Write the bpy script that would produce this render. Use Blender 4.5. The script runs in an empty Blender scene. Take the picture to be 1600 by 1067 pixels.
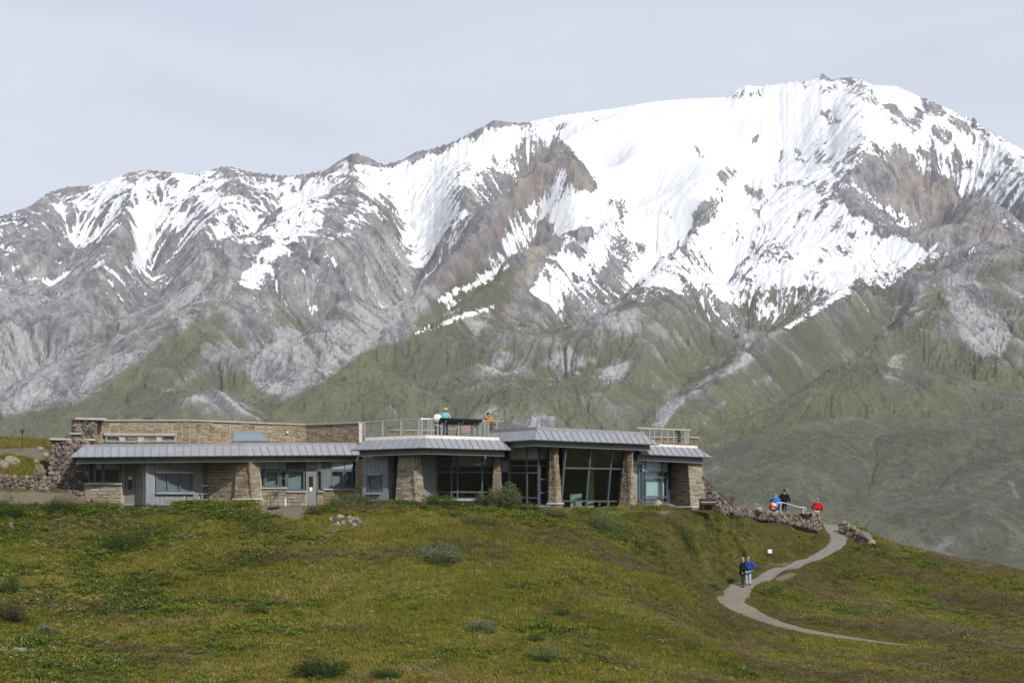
import bpy, bmesh, math, random, heapq
import numpy as np
from mathutils import Vector, Matrix

C = bpy.context.scene.collection
SC = bpy.context.scene
random.seed(7)
RNG = np.random.default_rng(7)

# ------------------------------------------------------------------ camera
F, CX, HZ = 3111.0, 800.0, 790.0          # focal length, centre column and horizon row of the 1600 px wide photograph
cam_d = bpy.data.cameras.new('camera')
cam = bpy.data.objects.new('camera', cam_d)
C.objects.link(cam)
cam.location = (0, 0, 0)
cam.rotation_euler = (math.radians(90), 0, 0)
cam_d.sensor_width = 36
cam_d.lens = F / 1600 * 36
cam_d.shift_y = (HZ - 533.5) / 1600
cam_d.clip_start = 1
cam_d.clip_end = 60000
SC.camera = cam

# ------------------------------------------------------------------ sky, sun, exposure
SUN_AZ, SUN_EL = math.radians(36), math.radians(41)      # sun behind the camera, to the right
to_sun = Vector((math.sin(SUN_AZ) * math.cos(SUN_EL), -math.cos(SUN_AZ) * math.cos(SUN_EL), math.sin(SUN_EL)))
world = bpy.data.worlds.new('World')
SC.world = world
world.use_nodes = True
wn, wl = world.node_tree.nodes, world.node_tree.links
wn.clear()
w_out = wn.new('ShaderNodeOutputWorld')
w_bg = wn.new('ShaderNodeBackground')
w_sky = wn.new('ShaderNodeTexSky')
w_sky.sky_type = 'NISHITA'
w_sky.sun_disc = False
w_sky.sun_elevation = SUN_EL
w_sky.sun_rotation = math.atan2(to_sun.x, to_sun.y)
w_sky.altitude = 1100
w_sky.air_density = 1.0
w_sky.dust_density = 2.0
w_bg.inputs['Strength'].default_value = 0.1
# thin high cloud veil over the whole sky, with soft streaks near the horizon
w_tc = wn.new('ShaderNodeTexCoord')
w_map = wn.new('ShaderNodeMapping')
w_map.inputs['Scale'].default_value = (3.2, 3.2, 13.0)
w_noise = wn.new('ShaderNodeTexNoise')
w_noise.inputs['Scale'].default_value = 1.6
w_noise.inputs['Detail'].default_value = 6
w_noise.inputs['Roughness'].default_value = 0.5
w_noise.inputs['Distortion'].default_value = 0.4
w_ramp = wn.new('ShaderNodeValToRGB')
w_ramp.color_ramp.elements[0].position = 0.36
w_ramp.color_ramp.elements[0].color = (7.75, 8.15, 9.3, 1)
w_ramp.color_ramp.elements[1].position = 0.68
w_ramp.color_ramp.elements[1].color = (8.8, 9.0, 9.7, 1)
w_mix = wn.new('ShaderNodeMixRGB')
w_sep = wn.new('ShaderNodeSeparateXYZ')                               # the veil thins out overhead, where one looks through less of it
w_el = wn.new('ShaderNodeMapRange')
for k_, v_ in zip(('From Min', 'From Max', 'To Min', 'To Max'), (0.10, 0.95, 0.88, 0.30)):
    w_el.inputs[k_].default_value = v_
wl.new(w_tc.outputs['Generated'], w_sep.inputs[0])
wl.new(w_sep.outputs['Z'], w_el.inputs['Value'])
wl.new(w_el.outputs['Result'], w_mix.inputs[0])
wl.new(w_tc.outputs['Generated'], w_map.inputs['Vector'])
wl.new(w_map.outputs['Vector'], w_noise.inputs['Vector'])
wl.new(w_noise.outputs['Fac'], w_ramp.inputs['Fac'])
wl.new(w_sky.outputs['Color'], w_mix.inputs[1])
wl.new(w_ramp.outputs['Color'], w_mix.inputs[2])
wl.new(w_mix.outputs['Color'], w_bg.inputs['Color'])
wl.new(w_bg.outputs['Background'], w_out.inputs['Surface'])

sun_d = bpy.data.lights.new('sun', 'SUN')
sun_d.energy = 4.0
sun_d.angle = math.radians(0.6)
sun_d.color = (1.0, 0.95, 0.87)
sun = bpy.data.objects.new('sun', sun_d)
C.objects.link(sun)
sun.rotation_euler = to_sun.to_track_quat('Z', 'Y').to_euler()
sun.location = (60, -60, 90)

vs = SC.view_settings
vs.view_transform = 'Standard'
vs.look = 'None'
vs.exposure = 0
vs.gamma = 1
vs.use_curve_mapping = False
SC.render.engine = 'CYCLES'
SC.cycles.use_denoising = True
SC.cycles.max_bounces = 6
SC.cycles.volume_bounces = 0
SC.cycles.transparent_max_bounces = 12

# ------------------------------------------------------------------ helpers
def P(px, py, Y):
    """world point seen at photo pixel px, py at depth Y"""
    return np.array(((px - CX) / F * Y, Y, (HZ - py) / F * Y))

def V(px, py, Y):
    return Vector(P(px, py, Y))

def hashn(ix, iy, iz, seed):
    h = (ix.astype(np.int64) * 374761393 + iy.astype(np.int64) * 668265263 + iz * 2147483647 + seed * 974634777) & 0xFFFFFFFF
    h = ((h ^ (h >> 13)) * 1274126177) & 0xFFFFFFFF
    return (h ^ (h >> 16)) & 0xFFFFFFFF

def gnoise(x, y, seed=0):
    """2-D gradient noise, about -1..1"""
    x0, y0 = np.floor(x), np.floor(y)
    fx, fy = x - x0, y - y0
    u, v = fx * fx * fx * (fx * (fx * 6 - 15) + 10), fy * fy * fy * (fy * (fy * 6 - 15) + 10)
    def g(dx, dy):
        a = hashn(x0 + dx, y0 + dy, 0, seed) * (2 * math.pi / 4294967296.0)
        return np.cos(a) * (fx - dx) + np.sin(a) * (fy - dy)
    n00, n10, n01, n11 = g(0, 0), g(1, 0), g(0, 1), g(1, 1)
    a = n00 + u * (n10 - n00)
    b = n01 + u * (n11 - n01)
    return (a + v * (b - a)) * 1.5

def fbm(x, y, octv=5, gain=0.5, lac=2.03, seed=0):
    s, a, t = 0, 1, 0
    for o in range(octv):
        s = s + a * gnoise(x, y, seed + o * 17)
        t += a
        a *= gain
        x, y = x * lac + 13.7, y * lac + 7.1
    return s / t

def ridged(x, y, octv=5, gain=0.5, lac=2.03, seed=0):
    s, a, t = 0, 1, 0
    for o in range(octv):
        s = s + a * (1 - 2 * np.abs(gnoise(x, y, seed + o * 17)))
        t += a
        a *= gain
        x, y = x * lac + 13.7, y * lac + 7.1
    return s / t

def sstep(a, b, x):
    t = np.clip((x - a) / (b - a), 0, 1)
    return t * t * (3 - 2 * t)

def new_mesh(name, verts, faces, smooth=False):
    me = bpy.data.meshes.new(name)
    me.from_pydata([tuple(v) for v in verts], [], [tuple(f) for f in faces])
    if smooth:
        me.polygons.foreach_set('use_smooth', [True] * len(me.polygons))
    me.update()
    return me

def grid_mesh(name, co):
    """co: rows x cols x 3 array -> quad grid mesh"""
    r, c = co.shape[:2]
    me = bpy.data.meshes.new(name)
    idx = np.arange(r * c).reshape(r, c)
    q = np.stack([idx[:-1, :-1], idx[:-1, 1:], idx[1:, 1:], idx[1:, :-1]], -1).reshape(-1, 4)
    me.vertices.add(r * c)
    me.vertices.foreach_set('co', co.reshape(-1).astype(np.float32))
    n = len(q)
    me.loops.add(n * 4)
    me.loops.foreach_set('vertex_index', q.reshape(-1).astype(np.int32))
    me.polygons.add(n)
    me.polygons.foreach_set('loop_start', np.arange(0, n * 4, 4, dtype=np.int32))
    me.polygons.foreach_set('loop_total', np.full(n, 4, dtype=np.int32))
    me.polygons.foreach_set('use_smooth', np.ones(n, dtype=bool))
    me.update(calc_edges=True)
    return me

def float_attr(me, name, a):
    at = me.attributes.new(name, 'FLOAT', 'POINT')
    at.data.foreach_set('value', np.ascontiguousarray(a.reshape(-1), dtype=np.float32))

def link(name, me, mat=None, parent=None, loc=None):
    o = bpy.data.objects.new(name, me)
    C.objects.link(o)
    if mat is not None and me is not None and not me.materials:
        me.materials.append(mat)
    if parent is not None:
        o.parent = parent
    if loc is not None:
        o.location = loc
    return o

def thing(name, label, cat, loc=(0, 0, 0), group=None, me=None, mat=None, rz=0):
    o = bpy.data.objects.new(name, me)
    C.objects.link(o)
    if me is not None and mat is not None and not me.materials:
        me.materials.append(mat)
    o.location = loc
    o.rotation_euler = (0, 0, rz)
    o['label'] = label
    o['category'] = cat
    if group:
        o['group'] = group
    return o

class NT:
    """tiny node-tree helper"""
    def __init__(s, name):
        s.m = bpy.data.materials.new(name)
        s.m.use_nodes = True
        s.n, s.l = s.m.node_tree.nodes, s.m.node_tree.links
        s.bsdf = s.n['Principled BSDF']
    def new(s, t, **kw):
        n = s.n.new(t)
        for k, v in kw.items():
            if k in n.inputs and not hasattr(n, k):
                n.inputs[k].default_value = v
            else:
                setattr(n, k, v)
        return n
    def put(s, sock, v):
        if isinstance(v, bpy.types.NodeSocket):
            s.l.new(v, sock)
        else:
            sock.default_value = v
    def attr(s, name, typ='GEOMETRY'):
        n = s.n.new('ShaderNodeAttribute')
        n.attribute_name = name
        n.attribute_type = typ
        return n
    def coord(s, out='Object'):
        return s.n.new('ShaderNodeTexCoord').outputs[out]
    def mapping(s, vec, scale=(1, 1, 1), rot=(0, 0, 0), loc=(0, 0, 0)):
        n = s.n.new('ShaderNodeMapping')
        s.l.new(vec, n.inputs['Vector'])
        n.inputs['Scale'].default_value = scale
        n.inputs['Rotation'].default_value = rot
        n.inputs['Location'].default_value = loc
        return n.outputs['Vector']
    def noise(s, vec, scale, detail=4, rough=0.55, dist=0.0, out='Fac'):
        n = s.n.new('ShaderNodeTexNoise')
        if vec is not None:
            s.l.new(vec, n.inputs['Vector'])
        n.inputs['Scale'].default_value = scale
        n.inputs['Detail'].default_value = detail
        n.inputs['Roughness'].default_value = rough
        n.inputs['Distortion'].default_value = dist
        return n.outputs[out]
    def math(s, op, a, b=0.0, clamp=False):
        n = s.n.new('ShaderNodeMath')
        n.operation = op
        n.use_clamp = clamp
        s.put(n.inputs[0], a)
        s.put(n.inputs[1], b)
        return n.outputs[0]
    def ramp(s, fac, stops):
        n = s.n.new('ShaderNodeValToRGB')
        s.l.new(fac, n.inputs['Fac'])
        e = n.color_ramp.elements
        while len(e) < len(stops):
            e.new(0.5)
        for i, (p, c) in enumerate(stops):
            e[i].position = p
            if not isinstance(c, (tuple, list)):
                c = (c, c, c)
            e[i].color = (*c, 1)
        return n.outputs['Color']
    def range(s, v, a, b, c=0.0, d=1.0, smooth=True):
        n = s.n.new('ShaderNodeMapRange')
        n.interpolation_type = 'SMOOTHSTEP' if smooth else 'LINEAR'
        s.put(n.inputs['Value'], v)
        for k, x in zip(('From Min', 'From Max', 'To Min', 'To Max'), (a, b, c, d)):
            n.inputs[k].default_value = x
        return n.outputs['Result']
    def mix(s, f, a, b, mode='MIX'):
        n = s.n.new('ShaderNodeMixRGB')
        n.blend_type = mode
        s.put(n.inputs[0], f)
        for k, x in ((1, a), (2, b)):
            if isinstance(x, (tuple, list)):
                x = (*x, 1) if len(x) == 3 else x
            s.put(n.inputs[k], x)
        return n.outputs[0]
    def bump(s, h, strength=0.3, dist=0.02):
        n = s.n.new('ShaderNodeBump')
        s.l.new(h, n.inputs['Height'])
        n.inputs['Strength'].default_value = strength
        n.inputs['Distance'].default_value = dist
        s.l.new(n.outputs['Normal'], s.bsdf.inputs['Normal'])
    def set(s, **kw):
        for k, v in kw.items():
            k = {'color': 'Base Color', 'rough': 'Roughness', 'metal': 'Metallic', 'spec': 'Specular IOR Level'}.get(k, k)
            if isinstance(v, (tuple, list)) and len(v) == 3 and k == 'Base Color':
                v = (*v, 1)
            s.put(s.bsdf.inputs[k], v)
        return s
# ------------------------------------------------------------------ mountain terrain
RIDGES = [
 # skyline
 [(-250,470,4100),(-100,385,4150),(0,339,4200),(47,322,4200),(78,300,4200),(106,292,4200),(141,290,4200),(175,280,4220),(200,270,4230),(231,266,4240),(262,269,4250),(294,272,4250),(328,267,4250),(341,262,4250),(356,260,4250),(391,269,4270),(431,274,4280),(456,275,4300),(487,270,4320),(509,266,4340),(525,254,4350),(553,241,4380),(572,245,4390),(600,258,4400),(631,249,4420),(650,237,4430),(675,233,4450),(706,223,4480),(750,200,4550),(772,188,4600),(812,193,4620),(878,180,4680),(956,170,4750),(1019,159,4800),(1066,155,4830),(1137,152,4870),(1153,141,4900),(1206,133,4930),(1266,126,4950),(1287,118,4970),(1298,125,4970),(1325,121,4980),(1344,123,4980),(1362,133,4980),(1403,135,4990),(1422,144,4990),(1447,155,4980),(1481,170,4970),(1522,190,4950),(1553,209,4930),(1600,235,4900),(1680,285,4850),(1800,350,4800)],
 # left mass
 [(95,297,4200),(85,345,3850),(70,388,3500),(45,440,3200),(20,490,2900),(-30,550,2600),(-120,620,2350)],
 [(216,267,4240),(195,330,3850),(175,390,3500),(140,440,3200),(110,500,2900),(60,570,2600),(-20,640,2330)],
 [(345,262,4250),(335,320,3900),(282,371,3520),(265,420,3250),(230,500,2880),(160,555,2640)],
 [(420,274,4280),(415,320,4000),(385,370,3700),(350,420,3450)],
 # spur between the first and second valley
 [(553,241,4380),(545,300,4020),(500,375,3560),(420,450,3150),(330,530,2720),(230,600,2400),(120,668,2120),(20,720,1950)],
 [(610,308,4020),(572,378,3540),(542,430,3220),(490,495,2850),(440,535,2630),(400,590,2380),(350,655,2080)],
 [(540,470,2980),(520,540,2640),(480,585,2400)],
 [(150,690,1800),(270,635,1960),(330,608,2060),(430,655,1900)],
 # orange peak and its spurs
 [(930,195,4650),(880,217,4400),(862,225,4340),(815,240,4250),(782,300,3950),(745,345,3750),(700,400,3450),(668,448,3150)],
 [(862,225,4340),(900,255,4250),(930,282,4180)],
 [(940,315,4000),(900,340,3900),(830,370,3620),(780,400,3420),(700,455,3050),(620,520,2680),(540,585,2350),(450,650,2050)],
 [(700,250,4350),(725,300,4100),(690,350,3850)],
 # snow dome spurs
 [(1020,180,4700),(985,250,4400),(930,330,4020),(885,400,3620),(850,455,3300),(800,525,2820),(725,595,2400),(640,660,2080)],
 [(1140,200,4700),(1110,280,4320),(1085,335,4020),(1040,400,3620),(980,450,3240),(935,490,2960),(900,560,2560),(850,640,2120)],
 [(1250,270,4420),(1200,345,4020),(1150,400,3680),(1085,442,3340),(1060,500,2940),(1010,560,2580),(950,645,2120)],
 [(1060,540,2660),(1120,500,2900)],
 # main peak spurs
 [(1325,121,4980),(1350,180,4750),(1395,240,4500),(1440,280,4350)],
 [(1200,250,4600),(1240,281,4380),(1287,300,4300),(1337,308,4200),(1406,340,4030),(1437,368,3820),(1500,378,3700)],
 [(1447,155,4980),(1470,220,4680),(1530,300,4320),(1600,368,3980),(1680,420,3700)],
 [(1553,209,4930),(1600,290,4550),(1680,380,4200)],
 [(1230,235,4650),(1330,235,4620),(1420,250,4560)],
 # dark green hill on the right
 [(1750,400,3200),(1600,388,3300),(1560,385,3320),(1490,386,3320),(1440,398,3230),(1380,425,3020),(1320,457,2820),(1250,503,2580),(1180,553,2360),(1100,622,2100),(1040,672,1930)],
 [(1440,398,3230),(1432,440,2950),(1400,500,2640),(1330,565,2330),(1250,615,2080),(1180,668,1880)],
 [(1560,385,3320),(1540,430,3020),(1485,495,2680),(1450,540,2470),(1400,600,2180)],
 [(1620,388,3300),(1600,490,2760),(1560,560,2440),(1520,610,2160)],
 # front hills on the right
 [(1780,640,1760),(1600,650,1740),(1500,648,1750),(1400,655,1740),(1300,668,1690),(1200,690,1590),(1120,738,1450),(1070,785,1320)],
 [(1450,652,1740),(1430,720,1500),(1390,780,1320),(1360,815,1200)],
 [(1600,650,1740),(1570,710,1500),(1530,770,1300),(1510,815,1150)],
 [(1300,668,1690),(1250,725,1480),(1215,785,1300)],
]
VALLEYS = [
 [(480,300,4180),(440,350,3880),(400,420,3470),(370,450,3270),(300,500,2930),(250,545,2680),(190,580,2500),(100,622,2320),(0,662,2180),(-120,700,2050)],
 [(140,330,3950),(115,400,3450),(90,470,3050),(40,540,2700)],
 [(265,310,4020),(215,400,3520),(235,450,3270),(258,490,3020),(268,520,2840)],
 [(690,240,4450),(640,290,4200),(650,340,3920),(655,400,3560),(655,450,3230),(640,480,3040),(600,520,2800),(540,572,2530),(470,612,2310),(430,634,2190),(380,660,2050)],
 [(800,260,4300),(830,320,4000),(760,380,3620)],
 [(950,270,4300),(930,292,4190),(885,342,3930),(845,388,3650),(825,430,3390),(795,490,3000),(750,535,2720),(700,570,2520),(630,625,2230),(560,670,2020)],
 [(1045,270,4320),(1000,340,3950),(950,420,3520),(900,490,3060),(850,560,2610),(760,640,2170)],
 [(1170,300,4250),(1120,380,3750),(1050,440,3340),(1000,500,2920),(950,570,2540),(890,650,2090)],
 [(1350,438,3300),(1285,482,2960),(1230,512,2740),(1178,534,2540),(1159,569,2360),(1112,594,2250),(1075,618,2130),(1034,664,1930),(1000,700,1800)],
 [(1200,420,3580),(1150,450,3320),(1128,505,2900),(1110,560,2540),(1085,605,2220)],
 [(1400,420,3560),(1470,395,3640),(1560,400,3620),(1700,430,3500)],
 [(1490,430,3060),(1440,490,2740),(1380,575,2350),(1310,640,2010)],
 [(1590,440,3000),(1550,520,2600),(1520,580,2350),(1440,612,2130),(1350,642,1960),(1200,682,1790),(1100,705,1680)],
 [(1400,300,4200),(1480,340,4000),(1560,400,3750)],
 [(1500,720,1470),(1470,790,1250)],
 [(1370,720,1500),(1330,780,1300)],
]
def fold(line, a):
    """bring a spur forward (a < 0) or set a gully back (a > 0), less towards its two ends, and close up the depth scale"""
    out, n = [], len(line)
    for i, (px, py, Y) in enumerate(line):
        Y = 1900 + (Y - 1900) * 0.78 * (1 - .00024 * (px - 800)) if Y > 1900 else Y
        t = i / (n - 1)
        w = min(1, t * 3.0) * min(1, (1 - t) * 2.0 + 0.35) * min(1, max(0.0, (Y - 1300) / 500))
        out.append((px, py, Y + a * w))
    return out
SILH = {0, 22, 26}
def densify(line, step=0.045):
    pts = [P(*p) for p in line]
    out = [pts[0]]
    for a, b in zip(pts, pts[1:]):
        n = max(1, int(round(np.hypot(b[0] - a[0], b[1] - a[1]) / 1000 / step)))
        for k in range(1, n + 1):
            out.append(a + (b - a) * k / n)
    return out
ctl = []
for i, L in enumerate(RIDGES):
    ctl += densify(fold(L, 0 if i in SILH else -230))
for L in VALLEYS:
    ctl += densify(fold(L, 380))
for px in range(-250, 1900, 150):                                   # far side drops away, valley floor in front
    yb = 1900 + (5250 - 1900) * .78 * (1 - .00024 * (px - 800)) - (300 if px < 700 else 0)
    ctl.append(np.array(((px - CX) / F * yb, yb, 420.0)))
    ctl.append(np.array(((px - CX) / F * (yb + 900), yb + 900, 200.0)))
    ctl.append(np.array(((px - CX) / F * 900, 900, -27.0)))
    ctl.append(np.array(((px - CX) / F * 500, 500, -30.0)))
    ctl.append(np.array(((px - CX) / F * 200, 200, -32.0)))
    if px < 1000:
        ctl.append(np.array(((px - CX) / F * 1350, 1350, -14.0)))
        ctl.append(np.array(((px - CX) / F * 1700, 1700, 12.0)))
    else:
        ctl.append(np.array(((px - CX) / F * 1120, 1120, -23.0)))
ctl = np.array(ctl)
keep, seen = [], set()
for i, p in enumerate(ctl):
    k = (round(p[0] / 25), round(p[1] / 25))
    if k not in seen:
        seen.add(k)
        keep.append(i)
ctl = ctl[keep]
def rbf_fit(pts, val, smooth=0.0):
    d = np.sqrt(((pts[:, None] - pts[None]) ** 2).sum(-1))
    n = len(pts)
    A = np.zeros((n + 3, n + 3))
    A[:n, :n] = -d + smooth * np.eye(n)
    A[:n, n] = A[n, :n] = 1
    A[:n, n + 1:] = pts
    A[n + 1:, :n] = pts.T
    return np.linalg.solve(A, np.concatenate([val, np.zeros(3)]))
def rbf_eval(pts, w, x, y):
    n = len(pts)
    out = w[n] + w[n + 1] * x + w[n + 2] * y
    acc = np.zeros_like(x)
    for i in range(n):
        acc -= w[i] * np.sqrt((x - pts[i, 0]) ** 2 + (y - pts[i, 1]) ** 2)
    return out + acc

NC, NR = 600, 480
MPX = np.linspace(-170, 1770, NC)
# depth rows: denser where the slopes face the camera
_t = np.linspace(0, 1, NR)
MY = np.interp(_t, [0, 0.04, 0.12, 0.30, 0.60, 0.93, 1], [210, 900, 1250, 1900, 2750, 4200, 5150])
gx = (MPX[None, :] - CX) / F * MY[:, None]
gy = np.repeat(MY[:, None], NC, 1)
_w = rbf_fit(ctl[:, :2] / 1000, ctl[:, 2], 0.02)
hz = rbf_eval(ctl[:, :2] / 1000, _w, gx / 1000, gy / 1000)
amp = sstep(900, 2200, gy)
dome = np.exp(-(((gx - 300) / 290) ** 2 + ((gy - 3850) / 400) ** 2) * 1.0)       # smooth snow dome
amp_d = amp * (1 - 0.85 * dome)
hz = hz + amp_d * (26 * fbm(gx / 420, gy / 420, 4, 0.5, seed=3) + 12 * ridged(gx / 150 + 3, gy / 150, 3, 0.5, seed=9))

def erode(h, iters, kf, m=0.45, diff=0.08):
    R, Cn = h.shape
    offs = [(-1, -1), (-1, 0), (-1, 1), (0, -1), (0, 1), (1, -1), (1, 0), (1, 1)]
    cell = np.gradient(gx, axis=1) * np.gradient(gy, axis=0)
    for it in range(iters):
        best = np.zeros_like(h)
        rec = np.arange(R * Cn).reshape(R, Cn).copy()
        dist = np.ones_like(h)
        idx = np.arange(R * Cn).reshape(R, Cn)
        for dr, dc in offs:
            sr, tr = (slice(max(0, -dr), R - max(0, dr)), slice(max(0, dr), R - max(0, -dr)))
            sc, tc = (slice(max(0, -dc), Cn - max(0, dc)), slice(max(0, dc), Cn - max(0, -dc)))
            d = np.hypot(gx[sr, sc] - gx[tr, tc], gy[sr, sc] - gy[tr, tc])
            s = (h[sr, sc] - h[tr, tc]) / d
            b = s > best[sr, sc]
            best[sr, sc] = np.where(b, s, best[sr, sc])
            rec[sr, sc] = np.where(b, idx[tr, tc], rec[sr, sc])
            dist[sr, sc] = np.where(b, d, dist[sr, sc])
        order = np.argsort(h, axis=None)
        acc = cell.reshape(-1).tolist()
        rl = rec.reshape(-1).tolist()
        ol = order.tolist()
        for i in reversed(ol):
            r = rl[i]
            if r != i:
                acc[r] += acc[i]
        acc = np.array(acc)
        fac = (kf * (acc / 1000.0) ** m).reshape(h.shape) / dist
        fl = (fac * erod).reshape(-1).tolist()
        hl = h.reshape(-1).tolist()
        for i in ol:
            r = rl[i]
            if r != i:
                f = fl[i]
                hl[i] = (hl[i] + f * hl[r]) / (1 + f)
        h = np.array(hl).reshape(h.shape)
        lap = np.zeros_like(h)
        lap[1:-1, 1:-1] = (h[:-2, 1:-1] + h[2:, 1:-1] + h[1:-1, :-2] + h[1:-1, 2:]) / 4 - h[1:-1, 1:-1]
        h = h + diff * lap
    return h, acc.reshape(h.shape)
erod = amp_d * (gy < 4250)
h0 = hz
hz, acc = erode(hz, 5, 1.8)
gully = hz - h0                                                      # how far each place was cut down

def up2(a, NR2, NC2):
    r = np.linspace(0, a.shape[0] - 1, NR2)
    c = np.linspace(0, a.shape[1] - 1, NC2)
    r0 = np.minimum(r.astype(int), a.shape[0] - 2); fr = (r - r0)[:, None]
    c0 = np.minimum(c.astype(int), a.shape[1] - 2); fc = (c - c0)[None]
    a0, a1 = a[r0], a[r0 + 1]
    return (a0[:, c0] * (1 - fc) + a0[:, c0 + 1] * fc) * (1 - fr) + (a1[:, c0] * (1 - fc) + a1[:, c0 + 1] * fc) * fr
NC2, NR2 = NC * 2 - 1, NR * 2 - 1
mx, my, mz, mg = (up2(a, NR2, NC2) for a in (gx, gy, hz, gully))
mdome, mamp = up2(dome, NR2, NC2), up2(amp_d, NR2, NC2)
mz = mz + np.maximum(mamp, .3 * sstep(1500, 2500, my)) * (2.6 * fbm(mx / 45, my / 45, 3, 0.55, seed=31) + 2.6 * ridged(mx / 26, my / 26, 2, 0.5, seed=41))
# crags on the skyline
sky_y = 1900 + (np.interp(MPX_ := np.broadcast_to(np.linspace(-170, 1770, NC2), mz.shape), [q[0] for q in RIDGES[0]], [q[2] for q in RIDGES[0]]) - 1900) * .78 * (1 - .00024 * (MPX_ - 800))
near_sky = np.exp(-((my - sky_y) / 130) ** 2)
for px_, up_, w_ in ((1150, 6, 7), (1166, 8, 14), (1182, 5, 7), (1286, 7, 7), (1297, 3, 5), (1335, 4, 22), (1360, 4, 8), (1412, 4, 12), (1447, 4, 9), (1463, 3, 7), (1523, 7, 4), (1505, 3, 8), (1560, 3, 10), (553, 6, 20), (536, 4, 8), (772, 5, 14), (752, 3, 8), (655, 3, 12), (350, 5, 22), (215, 3, 14), (278, 3, 10), (480, 3, 12), (128, 3, 14), (706, 3, 10)):
    mz = mz + near_sky * up_ * my / F * np.exp(-((MPX_ - px_) / w_) ** 2)
mz = mz + near_sky * (1 - .75 * np.exp(-((MPX_ - 1010) / 130) ** 4)) * 2.2 * ridged(mx / 22, my / 60, 4, .6, seed=45) * sstep(1500, 2500, my)
# streaks along the fall line: noise drawn out downhill
def blur0(a, n):
    p = np.pad(a, n, 'edge')
    c = np.cumsum(np.pad(p, ((1, 0), (0, 0))), 0); p = (c[2 * n + 1:] - c[:-2 * n - 1]) / (2 * n + 1)
    c = np.cumsum(np.pad(p, ((0, 0), (1, 0))), 1); return (c[:, 2 * n + 1:] - c[:, :-2 * n - 1]) / (2 * n + 1)
zs = blur0(mz, 3)
dX, dY = np.gradient(mx, axis=1), np.gradient(my, axis=0)
sX, sY = -np.gradient(zs, axis=1) / dX, -np.gradient(zs, axis=0) / dY
sN = np.hypot(sX, sY) + 1e-5
def lic(src, step, n):
    acc_, w_ = src.copy(), 1.0
    for sgn in (1, -1):
        r = np.broadcast_to(np.arange(NR2)[:, None], mz.shape).astype(np.float32).copy()
        c = np.broadcast_to(np.arange(NC2)[None], mz.shape).astype(np.float32).copy()
        for k in range(n):
            ri, ci = np.clip(r, 0, NR2 - 1).astype(np.int32), np.clip(c, 0, NC2 - 1).astype(np.int32)
            f = sgn * step / sN[ri, ci]
            r += f * sY[ri, ci] / dY[ri, ci]
            c += f * sX[ri, ci] / dX[ri, ci]
            acc_ = acc_ + src[np.clip(np.round(r), 0, NR2 - 1).astype(np.int32), np.clip(np.round(c), 0, NC2 - 1).astype(np.int32)]
            w_ += 1
    a = acc_ / w_
    m_, s_ = blur0(a, 40), 0
    a = a - m_
    return a / (np.sqrt(blur0(a * a, 40)) + 1e-6)
LS1 = lic(RNG.normal(0, 1, mz.shape), 5.0, 7)
LS2 = lic(fbm(mx / 16, my / 16, 2, .5, seed=47), 9.0, 11)
LS3 = lic(fbm(mx / 42, my / 42, 2, .5, seed=48), 14.0, 11)
mz = mz + mamp * sstep(1300, 2300, my) * (0.25 * LS1 + 0.8 * LS2 + 2.0 * LS3)
# settle the crest on the skyline's own height, keeping its small crags
_tgt = np.interp(MPX_[0], [q[0] for q in RIDGES[0]], [q[1] for q in RIDGES[0]])
for px_, up_, w_ in ((1166, 5, 14), (1286, 3, 7), (553, 2, 16), (1523, 5, 4)):
    _tgt = _tgt - up_ * np.exp(-((MPX_[0] - px_) / w_) ** 2)
for _ in range(3):
    _dif = HZ - _tgt - (mz / my * F).max(axis=0)
    _dif = np.convolve(np.pad(_dif, 4, 'edge'), np.ones(9) / 9, 'valid')
    mz = mz + _dif[None] * my / F * sstep(-1100, -150, my - sky_y)
MPXv = mx / my * F + CX
MPYv = HZ - mz / my * F
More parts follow.
